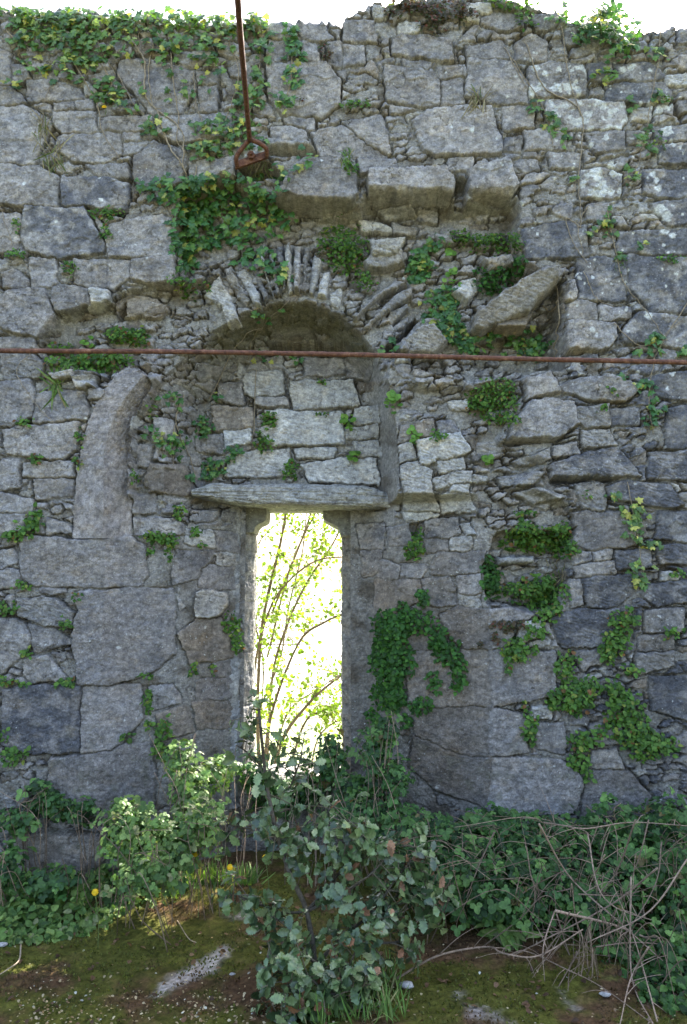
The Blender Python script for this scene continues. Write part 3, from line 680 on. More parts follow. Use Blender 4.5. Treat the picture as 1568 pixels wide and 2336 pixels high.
    for (a, b, rr) in LICH:
        dd = np.sqrt((U-a)**2+(V-b)**2)/rr+.35*pn(U0/7+a, V0/7, 91)
        lm = np.maximum(lm, ss(1.05, .75, dd))
    LR = np.random.default_rng(3)
    for k in range(260):
        a = LR.uniform(1140, 1568) if k % 3 else LR.uniform(0, 1568); b = LR.uniform(120, 900) if k % 3 else LR.uniform(80, 1900); rr = LR.uniform(1.5, 4.5)
        m = (np.abs(U-a) < 9) & (np.abs(V-b) < 9)
        lm[m] = np.maximum(lm[m], ss(1.1, .8, np.sqrt((U[m]-a)**2+(V[m]-b)**2)/rr))
    lm = lm*st
    Cc = Cc*(1-.85*lm[..., None])+np.array([.66, .68, .66])*.85*lm[..., None]
    # green algae film in arch soffit, darkened with painted shade; brown wash on inner splay
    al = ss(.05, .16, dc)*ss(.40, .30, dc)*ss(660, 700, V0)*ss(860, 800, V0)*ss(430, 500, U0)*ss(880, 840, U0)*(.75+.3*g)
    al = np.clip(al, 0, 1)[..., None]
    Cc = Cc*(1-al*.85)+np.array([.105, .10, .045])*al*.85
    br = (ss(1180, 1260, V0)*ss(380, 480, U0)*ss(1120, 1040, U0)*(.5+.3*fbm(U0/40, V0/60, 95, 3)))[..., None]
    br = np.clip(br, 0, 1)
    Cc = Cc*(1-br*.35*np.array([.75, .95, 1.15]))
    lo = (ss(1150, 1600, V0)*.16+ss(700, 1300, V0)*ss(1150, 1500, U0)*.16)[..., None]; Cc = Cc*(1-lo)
    gr = np.clip(ss(.1, .7, fbm(U0/35, V0/35, 97, 4))*ss(1500, 1950, V0), 0, 1)[..., None]*.5
    Cc = Cc*(1-gr)+np.array([.10, .105, .06])*gr
    Cc = np.clip(Cc, .012, .8)
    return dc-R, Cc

# ------------------------------------------------------------------ the wall
wall = empty('ruined_stone_wall', (0, 0, 0), 'tall ruined grey limestone wall with a broken arch over a slit window', 'wall')
xs = np.concatenate([np.arange(-6.0, -2.06, .03), np.arange(-2.06, 2.061, .004), np.arange(2.09, 6.0, .03)])
zs = np.concatenate([np.arange(-1.62, 3.46, .004)])
X, Z = np.meshgrid(xs, zs)
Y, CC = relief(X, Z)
WX, WZ, WY = xs, zs, Y.copy()
def wall_y(x, z):
    x = np.atleast_1d(np.asarray(x, float)); z = np.atleast_1d(np.asarray(z, float))
    i = np.clip(np.searchsorted(WX, x), 2, len(WX)-3); j = np.clip(np.searchsorted(WZ, z), 2, len(WZ)-3)
    return np.minimum(np.minimum(WY[j, i], WY[j+2, i]), np.minimum(WY[j-2, i], np.minimum(WY[j, i-2], WY[j, i+2])))
zt = ztop(X); ex = Z-zt; over = ex > 0
Z2 = np.where(over, zt+.03*fbm(X*6, Z*20, 44, 3)-.00*ex, Z)
Y2 = np.where(over, np.maximum(Y, -.02)+np.minimum(ex*9, .86), Y)
Z2 = np.where(over & (ex*9 > .84), zt-(ex*9-.84)*1.0, Z2)
rnd = np.clip((Z-(zt-.04))/.04, 0, 1)**2*.03
Y2 = np.where(~over, Y2+rnd, Y2+.03)
Vv = np.stack([X, Y2, Z2], -1).reshape(-1, 3)
F = gridfaces(len(zs), len(xs))
cxm = Vv[F].mean(1)
hole = (cxm[:, 0] > OPX0) & (cxm[:, 0] < OPX1) & (cxm[:, 2] > OPZ0) & (cxm[:, 2] < OPZ1+.02)
F = F[~hole]
Vv, F, Cv = compact(Vv, F, CC.reshape(-1, 3))
F = F[:, [0, 1, 2, 3]]
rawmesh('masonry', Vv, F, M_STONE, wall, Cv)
del Vv, F, Cv, X, Z, Y, CC, zt, ex, Y2, Z2, cxm

def stone_grid(name, P3, kind='n', parent=wall, amp=1.0, uv=None, close=False, sid=.37, tint=(1, 1, 1)):
    """P3: (r,c,3) surface; displaced towards -y with stone detail"""
    U, V = (P3[..., 0]*446+P3[..., 1]*300+784, P3[..., 2]*-446+P3[..., 1]*260+1400) if uv is None else uv
    K = np.full(U.shape, KIDX[kind]); r, C = surface_detail(U, V, K, np.full(U.shape, sid), 1)
    du = np.gradient(P3, axis=1); dv = np.gradient(P3, axis=0); n = np.cross(du, dv); n /= np.linalg.norm(n, axis=-1)[..., None]+1e-9
    sgn = np.where((n[..., 1:2]).mean() > 0, -1, 1)
    P = P3+n*sgn*(r*amp)[..., None]
    return rawmesh(name, P.reshape(-1, 3), gridfaces(*U.shape), M_STONE, parent, np.clip(C*np.array(tint), .02, .8).reshape(-1, 3))

def rock(name, poly, y0, thick, kind='n', tx=0., tz=0., parent=wall, w=1.6, sid=None, step=.0035, tint=(1, 1, 1), warp=1.0, rid=0):
    """a slab: polygon in traced units on plane y0, front face tilted by tx, tz, sides running back by thick"""
    P = np.asarray(poly, float); sid = RNG.random() if sid is None else sid
    c = [wp(u, v, y0) for u, v in P]; cxx = np.array([a[0] for a in c]); czz = np.array([a[2] for a in c])
    x = np.arange(cxx.min()-.02, cxx.max()+.02, step); z = np.arange(czz.min()-.02, czz.max()+.02, step)
    Xr, Zr = np.meshgrid(x, z); U0, V0 = proj(Xr, y0, Zr)
    U = U0+warp*(3.0*pn(U0/22+sid*90, V0/22, 101)+1.3*pn(U0/7+sid*9, V0/7, 102)); V = V0+warp*(3.0*pn(U0/22, V0/22+sid*90, 103)+1.3*pn(U0/7, V0/7, 104))
    e = polysdf(U, V, P)
    K = np.full(U.shape, KIDX[kind]); r, C = surface_detail(U0, V0, K, np.full(U.shape, sid), e)
    yf = y0+tx*(Xr-cxx.mean())+tz*(Zr-czz.mean())-r
    Yr = yf+thick*np.exp(-np.maximum(e, 0)/w)
    Yr = np.where(e < 0, yf+thick, Yr)
    # side faces: collapse outside points on to the outline
    F = gridfaces(*U.shape); keep = (e.ravel()[F] > -2.2).all(1)
    Vv, F, Cv = compact(np.stack([Xr, Yr, Zr], -1).reshape(-1, 3), F[keep], (C*np.array(tint)).reshape(-1, 3))
    return rawmesh(name, Vv, F, M_STONE, parent, np.clip(Cv, .02, .8))

# voussoirs of the rough arch: radial slates
VOU = [([(462,672),(500,628),(530,680),(548,722),(520,742),(500,700)], 'w', .02), ([(512,640),(530,618),(575,690),(560,705)], 's', .03),
 ([(535,615),(560,600),(590,670),(600,694),(582,700)], 'w', .02), ([(462,690),(480,700),(500,735),(490,742)], 's', .05),
 ([(410,738),(430,738),(442,762),(436,764)], 'w', .03), ([(455,720),(470,715),(500,745),(480,752)], 's', .05), ([(560,590),(585,590),(612,680),(604,690)], 's', .03), ([(588,580),(606,580),(628,676),(616,684)], 'w', .025),
 ([(610,570),(626,566),(640,676),(630,680)], 's', .02), ([(630,560),(646,560),(652,672),(643,676)], 's', .035), ([(648,556),(664,554),(668,672),(656,674)], 'w', .02), ([(667,552),(690,550),(684,670),(671,672)], 's', .025),
 ([(692,556),(712,562),(700,672),(687,672)], 's', .035), ([(716,580),(732,590),(716,676),(703,674)], 'w', .02), ([(734,612),(758,618),(744,676),(722,672)], 'w', .015), ([(756,660),(786,640),(770,700),(752,704)], 'w', .03),
 ([(735,684),(746,684),(744,700),(732,694)], 'b', .02), ([(790,664),(812,656),(786,712),(774,706)], 's', .04), ([(806,735),(850,672),(905,630),(932,636),(880,672),(820,744)], 's', .02),
 ([(822,752),(880,690),(915,655),(945,645),(948,668),(890,700),(832,762)], 's', .03), ([(838,768),(900,704),(930,686),(938,702),(870,762),(848,790)], 's', .05), ([(848,790),(900,735),(935,710),(938,730),(880,775),(856,800)], 's', .07),
 ([(380,790),(398,770),(430,778),(420,800)], 's', .08)]
for i, (P, k, y) in enumerate(VOU):
    P = [(u+RNG.normal(0, 2.2), v+RNG.normal(0, 5)) for u, v in P]
    rock('voussoir', P, y+.030+RNG.normal(0, .014), .12, k, parent=wall, w=1.2, warp=1.1, tz=.15+RNG.normal(0, .15), tx=RNG.normal(0, .15), tint=[RNG.uniform(.72, 1.05)]*3)
# arch fill stones on the recess and the leaning slabs
rock('leaning_slab', [(1086,730),(1092,700),(1150,660),(1214,624),(1274,612),(1277,640),(1229,684),(1215,705),(1150,728),(1110,744)], -.05, .20, 's', tx=-.05, tz=-.45, tint=(.98, .96, .93))
rock('leaning_slab', [(1110,744),(1150,728),(1222,700),(1236,690),(1200,750),(1150,754)], .04, .16, 'b', tz=.9, tint=(.8, .78, .70))
rock('loose_stone', [(905,782),(950,745),(990,735),(1005,752),(1028,775),(995,802),(910,803)], .03, .12, 's', tz=-.35)
rock('loose_stone', [(1032,660),(1078,636),(1084,668),(1068,690)], .07, .1, 'w')
rock('loose_stone', [(826,592),(870,552),(920,560),(928,596),(880,612),(840,610)], .09, .1, 's')
rock('loose_stone', [(845,566),(855,545),(900,550),(918,562),(905,578),(850,578)], .05, .1, 'w', tz=-.3)
rock('loose_stone', [(990,530),(1030,520),(1040,555),(1000,560)], .12, .08, 's')
rock('loose_stone', [(1100,585),(1170,575),(1180,600),(1120,612)], .06, .1, 'n', tz=-.3)
rock('loose_stone', [(1190,600),(1280,590),(1275,618),(1200,622)], .03, .12, 'n', tz=.4)
rock('loose_stone', [(1280,645),(1310,642),(1312,680),(1285,684)], .0, .08, 'n')
rock('loose_stone', [(1070,1010),(1145,1000),(1160,1030),(1085,1050)], .06, .08, 's')
rock('loose_stone', [(1130,1100),(1190,1080),(1250,1105),(1190,1125)], .04, .1, 's', tz=-.3)
rock('loose_stone', [(1135,1270),(1220,1268),(1225,1285),(1140,1290)], .08, .1, 'w', tz=-.2)
rock('loose_stone', [(280,700),(330,680),(385,690),(372,718),(290,720)], .05, .1, 'b')

# curved moulding of the old arch, its dressed arris facing the room
ST = [((167,1228),(235,1228),(300,1228)), ((170,1150),(235,1150),(301,1150)), ((178,1072),(236,1072),(302,1078)), ((186,1020),(240,1022),(300,1030)), ((200,968),(250,975),(303,995)),
      ((222,915),(270,930),(314,955)), ((250,872),(296,895),(332,922)), ((280,845),(318,868),(348,897)), ((305,829),(330,848),(357,880))]
YS = [.06, -.035, -.055, .075, .12]
rows = []
for s in ST:
    o_, a_, i_ = [W(p[0], p[1], yy) for p, yy in zip(s, (-.010, -.034, .080))]
    ob = o_.copy(); ob[1] = .06; ib = i_.copy(); ib[1] = .16
    rows.append([ob, o_, a_, i_, ib])
rows = np.array(rows)
cols_ = [catmull(rows[:, k], 18) for k in range(5)]
G = np.stack(cols_, 1)
def lerpcols(G, ns):
    out = []
    for k in range(G.shape[1]-1):
        t = np.linspace(0, 1, ns[k], endpoint=False)[None, :, None]; out.append(G[:, k:k+1]*(1-t)+G[:, k+1:k+2]*t)
    out.append(G[:, -1:]); return np.concatenate(out, 1)
G = lerpcols(G, (8, 34, 34, 10))
tipn = G.shape[0]
edge = np.linspace(0, 1, tipn)
G[-1, :, 1] += .10; G[-2, :, 1] += .03
chip = ss(.93, 1, edge)[:, None]*.03*(pn(G[..., 0]*40, G[..., 2]*40, 5)+.2)
G[..., 1] += chip
Uq, Vq = proj(G[..., 0], 0*G[..., 0], G[..., 2])
stone_grid('arch_moulding', G, 'p', wall, 1.1, (Uq+G[..., 1]*300, Vq), tint=(1.05, 1.02, 1.0))
# lintel slab over the window
def box_grid(prof, u0, u1, y0, n=160):
    """lintel section swept along x with ragged front"""
    pass
xl0, xl1 = wp(436,1125,.26)[0], wp(906,1150,.26)[0]
zb = wp(0,1152,.26)[2]; zt_ = wp(0,1112,.26)[2]
xx = np.linspace(xl0, xl1, 230)
th_l = np.interp(xx, [xl0, xl0+.12, xl0+.5, xl1-.18, xl1-.05, xl1], [.03, .09, .118, .118, .08, .05])
zbt = zb+np.interp(xx, [xl0, xl0+.25, xl0+.55, xl1], [.055, .012, .0, -.012])+.004*pn(xx*14, xx*0, 3)
sec = []
for yy, zf in ((.60, 0), (.52, 0), (.40, 0), (.31, 0), (.282, .03), (.268, .15), (.266, .5), (.272, .85), (.300, .98), (.34, 1.05), (.52, 1.08)):
    sec.append(np.stack([xx, np.full_like(xx, yy)+.006*pn(xx*9+zf*3, xx*0+yy*30, 6), zbt+th_l*zf], -1))
sec = np.array(sec)
dense = np.concatenate([np.linspace(k, k+1, 9, endpoint=False) for k in range(10)]+[[10]])
k0 = np.clip(np.floor(dense).astype(int), 0, 9); tt = (dense-k0)[:, None, None]
Gl = sec[k0]*(1-tt)+sec[k0+1]*tt
lay = .019*(1-np.abs(fbm(Gl[..., 0]*3.2, Gl[..., 2]*60+Gl[..., 0]*3, 201, 4)))*((Gl[..., 1] < .32)); Gl[..., 1] -= lay
stone_grid('lintel', Gl[:, :], 'w', wall, .8, (Gl[..., 0]*446+784, 1100-Gl[..., 2]*446+Gl[..., 1]*400), tint=(.72, .72, .70))
# window frame jambs: plan path swept up, coursed
def jamb(name, path, z0, z1, joints, kind, tint=(1, 1, 1)):
    path = np.array(path, float); seg = np.linalg.norm(np.diff(path, axis=0), axis=1); L = np.concatenate([[0], np.cumsum(seg)])
    s = np.arange(0, L[-1], .006); px = np.interp(s, L, path[:, 0]); py = np.interp(s, L, path[:, 1])
    z = np.arange(z0, z1, .005); S, Zg = np.meshgrid(s, z)
    G = np.stack([np.interp(S, s, px), np.interp(S, s, py), Zg], -1)
    jd = np.full(z.shape, 9.)
    for j in joints: jd = np.minimum(jd, np.abs(z-j))
    blk = sum((z > j).astype(float) for j in joints)
    nx = np.gradient(px, s); ny = np.gradient(py, s)
    inw = (.006*np.exp(-(jd/.005)**2))[:, None]+((hsh(blk, blk*7+1, 9)-.5)*.006)[:, None]
    G[..., 0] += inw*ny[None]*(-1 if path[0, 0] < -.3 else 1); G[..., 1] += inw*.6
    # chips along the arris
    G[..., 0] += .0025*pn(Zg*16, S*30, 12)
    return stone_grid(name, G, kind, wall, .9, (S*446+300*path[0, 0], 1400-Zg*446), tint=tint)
xa, xb = wp(545,1400,.47)[0], wp(579,1400,.60)[0]
jz = [wp(0, v, .55)[2] for v in (1258, 1373, 1488, 1610)]
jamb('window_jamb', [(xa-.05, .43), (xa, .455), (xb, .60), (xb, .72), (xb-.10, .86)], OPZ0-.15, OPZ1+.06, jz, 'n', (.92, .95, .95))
xc, xd = wp(781,1400,.60)[0], wp(838,1400,.45)[0]
jz = [wp(0, v, .55)[2] for v in (1300, 1395, 1500, 1640)]
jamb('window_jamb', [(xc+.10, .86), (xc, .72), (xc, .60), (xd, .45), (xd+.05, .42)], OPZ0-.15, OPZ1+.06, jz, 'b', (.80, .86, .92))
# shouldered head: two corbels
def corbel(name, prof, y0, y1):
    P = np.array([W(u, v, y0) for u, v in prof]); n = len(P)
    rr = []
    for yy in (y0+.012, y0, y0+.004, (y0+y1)/2, y1):
        Q = P.copy(); Q[:, 1] = yy
        c = Q.mean(0); Q = c+(Q-c)*(0.97 if yy == y0 else 1.0); Q[:, 1] = yy
        rr.append(Q)
    V = np.vstack(rr[1:]); m = MB(); F4 = []
    for a in range(3):
        for b in range(n): F4.append((a*n+b, a*n+(b+1) % n, (a+1)*n+(b+1) % n, (a+1)*n+b))
    cen = P.mean(0); V = np.vstack([V, cen]); ci = len(V)-1
    F3 = [(b, (b+1) % n, ci) for b in range(n)]
    m.add(V, F4, F3, (.22, .215, .19)); return m.build(name, M_STONE, wall, False)
corbel('window_corbel', [(540,1140),(609,1140),(609,1172),(607,1186),(600,1191),(590,1195),(582,1203),(579,1214),(540,1218)], .50, .74)
corbel('window_corbel', [(736,1140),(845,1140),(842,1222),(779,1222),(776,1212),(770,1201),(758,1195),(744,1188),(737,1180)], .50, .74)
# body of the wall behind the faces, round the opening
def slab_box(m, x0, x1, y0, y1, z0, z1, c=(.25, .24, .22)):
    V = [(x, y, z) for z in (z0, z1) for y in (y0, y1) for x in (x0, x1)]
    m.add(V, [(0, 1, 3, 2), (4, 6, 7, 5), (0, 4, 5, 1), (2, 3, 7, 6), (0, 2, 6, 4), (1, 5, 7, 3)], None, c)
m = MB()
slab_box(m, -6, xb-.06, .66, .88, -2.5, 3.0); slab_box(m, xc+.06, 6, .66, .88, -2.5, 3.0)
slab_box(m, xb-.05, xc+.05, .67, .87, OPZ1-.005, 2.9); slab_box(m, xb-.05, xc+.05, .48, .87, -2.4, OPZ0)
m.build('wall_core', M_STONE, wall, False)

# ------------------------------------------------------------------ leaves
def shape_from(right, fold=.25, droop=.15):
    """symmetric leaf from right-hand outline stations (x,y) between base and tip"""
    st = np.array(right, float); n = len(st)
    V = [(0, 0, 0)]; F = []
    for x, y in st:
        z = -droop*y*y
        V += [(-x, y, z-0+fold*x), (0, y, z), (x, y, z+fold*x)]
    V.append((0, 1, -droop)); t = len(V)-1
    F3 = [(0, 2, 1), (0, 3, 2)]; F4 = []
    for i in range(n-1):
        a = 1+3*i; F4 += [(a, a+1, a+4, a+3), (a+1, a+2, a+5, a+4)]
    a = 1+3*(n-1); F3 += [(a, a+1, t), (a+1, a+2, t)]
    return np.array(V), np.array(F4).reshape(-1, 4), np.array(F3)
def fan(outline, cz=.06, zf=None):
    o = [(x, y) for x, y in outline]; full = o+[(-x, y) for x, y in o[::-1] if abs(x) > 1e-6]
    V = [(0, .38, cz)]+[(x, y, -.18*abs(x)-.12*max(y-.4, 0)) for x, y in full]; n = len(full)
    F3 = [(0, 1+i, 1+(i+1) % n) for i in range(n)]
    return np.array(V), np.zeros((0, 4), int), np.array(F3)
OVAL = shape_from([(.22,.12),(.36,.35),(.34,.58),(.2,.82)], .25, .2)
IVYS = fan([(0,0),(.26,-.12),(.52,.08),(.33,.27),(.47,.52),(.2,.6),(0,1)])
ROUND = fan([(0,.02),(.3,.02),(.5,.3),(.45,.65),(.2,.88),(0,.92)], -.08)
GL = shape_from([(.09,.08),(.19,.18),(.15,.26),(.28,.36),(.20,.44),(.33,.54),(.23,.62),(.33,.72),(.17,.80),(.16,.90)], .22, .22)
GL = (GL[0]+np.c_[np.zeros(len(GL[0])), np.zeros(len(GL[0])), .05*np.sin(GL[0][:, 1]*21)*np.abs(GL[0][:, 0])*2.2], GL[1], GL[2])
BLADE = shape_from([(.030,.2),(.030,.5),(.022,.8)], .3, .5)
def combine(parts):
    V = []; F4 = []; F3 = []; n = 0
    for (v, a, b), ang, off, sc in parts:
        c, s = cos(ang), sin(ang); q = v.copy()*sc
        q = np.c_[q[:, 0]*c+q[:, 1]*s, -q[:, 0]*s+q[:, 1]*c, q[:, 2]]+np.array(off)
        V.append(q); F4.append(a+n); F3.append(b+n); n += len(q)
    return np.vstack(V), np.vstack(F4), np.vstack(F3)
ROV = shape_from([(.24,.08),(.40,.30),(.40,.58),(.25,.85)], .18, .15)
TRI = combine([(ROV, 0, (0, .36, 0), .64), (ROV, 1.45, (0.03, .30, -.02), .52), (ROV, -1.45, (-.03, .30, -.02), .52)])
PETAL = combine([(OVAL, a, (0, 0, .02*(i % 2)), .5) for i, a in enumerate(np.linspace(0, 2*pi, 11, endpoint=False))])
def leaves(name, mat, parent, shape, pos, nrm, alng, size, col, extra=None, smooth=False):
    """one mesh of many leaves"""
    n = len(pos)
    if n == 0: return None
    nrm = nrm/(np.linalg.norm(nrm, axis=1)[:, None]+1e-9)
    al = alng-(alng*nrm).sum(1)[:, None]*nrm; al /= np.linalg.norm(al, axis=1)[:, None]+1e-9
    sd = np.cross(al, nrm)
    V, F4, F3 = shape; k = len(V)
    P = pos[:, None, :]+size[:, None, None]*(V[None, :, 0:1]*sd[:, None]+V[None, :, 1:2]*al[:, None]+V[None, :, 2:3]*nrm[:, None])
    o = (np.arange(n)*k)[:, None, None]; Fs = []
    if len(F4): Fs.append((F4[None]+o).reshape(-1, 4))
    if len(F3): Fs.append((F3[None]+o).reshape(-1, 3))
    VV = P.reshape(-1, 3); CCo = np.repeat(col, k, 0)
    if extra is not None and extra.V:
        Fs += [f+len(VV) for f in extra.F4]+[f+len(VV) for f in extra.F3]
        VV = np.vstack([VV]+extra.V); CCo = np.vstack([CCo]+extra.C)
    return rawmesh(name, VV, Fs, mat, parent, CCo, smooth)
def palette(n, cols, wts, var=.30, rng=RNG):
    n_ = n
    c = np.array(cols)[rng.choice(len(cols), n, p=np.array(wts)/sum(wts))]
    return c*(1+rng.uniform(-var, var, (n, 1)))
PAL = {
 'ivy': ([(.085,.175,.045),(.13,.235,.06),(.05,.115,.035),(.42,.42,.09),(.24,.33,.08)], [5,4,2.5,1.0,1.8]),
 'ivydark': ([(.050,.140,.042),(.075,.185,.050),(.13,.25,.06),(.36,.38,.09)], [5,4,2.4,.8]),
 'herb': ([(.080,.175,.030),(.115,.225,.040),(.05,.12,.028),(.21,.26,.05),(.20,.10,.04)], [5,4,2,.7,.25]),
 'dark': ([(.045,.130,.025),(.07,.18,.03),(.035,.09,.022)], [5,3,3]),
 'round': ([(.14,.28,.05),(.20,.34,.07),(.10,.22,.04)], [4,3,2]),
 'rust': ([(.10,.07,.035),(.15,.06,.035),(.07,.09,.03),(.05,.05,.03)], [4,2,3,3]),
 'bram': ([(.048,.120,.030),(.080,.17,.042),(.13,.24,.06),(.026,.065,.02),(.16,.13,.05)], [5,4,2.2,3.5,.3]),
 'tree': ([(.13,.22,.035),(.19,.29,.05),(.10,.19,.03)], [4,4,3]),
 'gloss': ([(.090,.145,.055),(.14,.20,.080),(.040,.070,.030),(.22,.27,.12)], [5,4,3.5,2]),
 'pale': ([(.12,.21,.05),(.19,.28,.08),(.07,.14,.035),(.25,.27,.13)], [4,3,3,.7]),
 'grass': ([(.10,.19,.04),(.15,.24,.06),(.26,.24,.11)], [4,3,1.5]),
 'straw': ([(.33,.29,.19),(.25,.21,.14),(.14,.18,.06)], [4,3,2]),
}
def on_wall(u, v):
    y = np.zeros(len(u))
    for _ in range(3):
        x = (u-CX)/FP; b = (CY-v)/FP; dy = cos(TILT)-b*sin(TILT); dz = sin(TILT)+b*cos(TILT); t = (y-CAMY)/dy
        X_ = x*t; Z_ = dz*t; y = .5*y+.5*wall_y(X_, Z_)
    return X_, wall_y(X_, Z_), Z_
def scatter(blobs, rng):
    U = []; Vv = []; Dd = []
    for (cu, cv, ru, rv, n) in blobs:
        r = np.sqrt(rng.random(n))**.9; a = rng.random(n)*2*pi
        r = r*(1+.30*np.sin(a*3+cu)+.12*np.sin(a*7+cv))*(1+.27*rng.standard_normal(n)); r = np.where(r > 1.18, rng.uniform(.2, 1.15, n), r)
        U.append(cu+ru*r*np.cos(a)); Vv.append(cv+rv*r*np.sin(a)); Dd.append(np.clip(1-r, 0, 1))
    return np.concatenate(U), np.concatenate(Vv), np.concatenate(Dd)
def wall_plant(name, label, cat, kind, blobs, size, thick=.03, group=None, stems=None, **kw):
    if stems or kind.startswith('ivy'): return wall_plant1(name, label, cat, kind, blobs, size, thick, group, stems, **kw)
    gs = []
    for b in blobs:
        hit = [g for g in gs if any(math.hypot((b[0]-c[0])/(b[2]+c[2]), (b[1]-c[1])/(b[3]+c[3])) < .88 for c in g)]
        new = [b]
        for g in hit: new += g; gs.remove(g)
        gs.append(new)
    if len(gs) == 1: return wall_plant1(name, label, cat, kind, blobs, size, thick, group, stems, **kw)
    cu = [np.mean([c[0] for c in g]) for g in gs]; cv = [np.mean([c[1] for c in g]) for g in gs]
    vert = max(cv)-min(cv) > max(cu)-min(cu); o = np.argsort(cv if vert else cu)
    words = {2: ('upper', 'lower') if vert else ('left', 'right'), 3: ('upper', 'middle', 'lower') if vert else ('left', 'middle', 'right'), 4: ('topmost', 'second', 'third', 'lowest') if vert else ('leftmost', 'second', 'third', 'rightmost')}[min(len(gs), 4)]
    gs = [gs[i] for i in o]; gs[3:] = [sum(gs[3:], [])] if len(gs) > 3 else []; o = range(len(gs))
    for w_, i in zip(words, o): wall_plant1(name, w_+' '+label, cat, kind, sorted(gs[i], key=lambda c: -c[4]), size, thick, group or 'plant tufts in the wall joints', stems, **kw)
def wall_plant1(name, label, cat, kind, blobs, size, thick=.03, group=None, stems=None, pal=None, shape=None, seed=None, density=1.0):
    rng = np.random.default_rng(abs(hash(label)) % 1 + int(blobs[0][0]*7+blobs[0][1]*13) if seed is None else seed)
    if kind.startswith('ivy'): density = .70; size = size*.88
    blobs = [(a, b, c, d, max(3, int(n*density))) for a, b, c, d, n in blobs]
    u, v, dd = scatter(blobs, rng); x, y, z = on_wall(u, v)
    zt = ztop(x); hi = z > zt-.0
    y = np.where(hi, rng.uniform(-.02, .12, len(x)), y)
    off = rng.random(len(x))*thick*(.3+dd*1.3)+.004
    pos = np.stack([x, y-off, z], 1)
    n = len(x)
    nrm = np.stack([rng.normal(0, .38, n), -np.ones(n), rng.normal(.40, .42, n)], 1)
    al = np.stack([rng.normal(0, .8, n), rng.normal(-.15, .2, n), rng.normal(-.75, .6, n)], 1)
    if kind in ('herb', 'dark', 'round', 'rust', 'pale'): al[:, 2] = rng.normal(.1, .9, n); nrm[:, 2] += .25
    base = W(blobs[0][0], blobs[0][1], 0); base[1] = float(wall_y(base[0], base[2])[0])
    root = empty(name, base, label, cat, group)
    mat = M_IVY if kind.startswith('ivy') else M_HERB
    sh = shape or (IVYS if kind.startswith('ivy') else ROUND if kind == 'round' else OVAL)
    if kind in ('straw', 'grass'):
        mat = M_GRASS; sh = BLADE
        nrm = np.stack([rng.normal(0, .5, n), -np.ones(n), rng.normal(0, .3, n)], 1)
        al = np.stack([rng.normal(0, .45, n), rng.normal(-.3, .2, n), np.where(rng.random(n) < .5, -1, .8)*np.abs(rng.normal(1, .3, n))], 1)
    sz = size*rng.uniform(.55, 1.25, n)
    m = MB(); ns = max(2, min(40, n//9))
    for k in rng.choice(n, ns):          # petioles and runners
        j = int(np.argmin((u-u[k])**2+(v-v[k]-rng.uniform(-30, 30))**2))
        a = pos[k]; b = pos[j] if j != k else a+np.array([rng.normal(0, .02), .01, -.04])
        a = a+np.array([0, .006, 0]); b = b+np.array([0, .006, 0]); c = (a+b)/2+np.array([rng.normal(0, .01), .004, rng.normal(0, .01)])
        m.tube([a, c, b], .0014, .0011, 4, 3, c=(.14, .12, .06) if kind.startswith('ivy') else (.10, .13, .04))
    single = not stems
    o = leaves(name if single else 'foliage', mat, None if single else root, sh, pos, nrm, al, sz, palette(n, *PAL[pal or kind], rng=rng), extra=m)
    if single:
        bpy.data.objects.remove(root); tag(o, label, cat, group); return o
    for P, r in stems:
        P = catmull([(p[0], p[1], 0) for p in P], 8)
        sx, sy, sz_ = on_wall(P[:, 0], P[:, 1]); Q = np.stack([sx, sy-.004, sz_], 1)
        Q[1:-1, 1] = np.minimum(Q[1:-1, 1], (Q[:-2, 1]+Q[2:, 1])/2)
        Q[:, 0] += rng.normal(0, .002, len(Q))
        mm = MB(); mm.tube(Q, r, r*.6, 5, 2, c=(.30, .25, .18)); mm.build('stem', M_STEM, root)
    return root

IV = 'ivy climbing plants on the wall face'; HB = 'green herbs rooted in the wall joints'
wall_plant('ivy', 'large ivy draping from the wall top left of the hanging iron rod', 'ivy', 'ivy',
 [(60,38,65,22,90),(130,55,90,38,170),(230,50,90,38,140),(330,48,80,30,110),(420,48,70,28,100),(500,60,80,34,120),(590,60,38,34,60),(150,108,110,48,190),(60,95,45,28,36),(175,160,70,35,90),(290,110,60,40,36),(430,108,105,32,110),(245,205,45,32,40),(30,195,34,10,10),(60,165,24,20,12),(480,160,50,50,28),(600,120,26,46,34),(270,245,40,14,14),(390,150,40,30,8),(350,215,50,50,12)],
 .046, .05, IV, [([(15,70),(40,100),(45,130)], .005), ([(240,160),(255,190),(250,235)], .005), ([(300,90),(330,140),(330,200),(345,240),(415,300),(418,385)], .0055), ([(350,100),(340,170),(350,240),(370,250)], .0035), ([(390,120),(400,220),(408,270),(405,320),(425,350)], .004),
  ([(150,110),(220,235),(235,300),(280,370)], .0035), ([(360,255),(385,330),(420,385),(425,420)], .0055), ([(270,170),(300,230),(330,260)], .003), ([(440,160),(450,240),(470,300)], .003), ([(320,60),(318,130)], .003), ([(210,70),(240,130),(265,170)], .003), ([(120,190),(100,240)], .002), ([(0,460),(30,560),(70,620)], .0018), ([(80,800),(40,850),(90,930),(120,960)], .002)])
wall_plant('ivy', 'narrow upright strand of ivy just right of the hanging iron rod', 'ivy', 'ivydark',
 [(668,88,20,32,44),(668,128,24,24,34),(665,178,20,32,38),(655,235,34,22,34)], .044, .04, IV, [([(670,60),(667,130),(662,200),(640,250)], .004)])
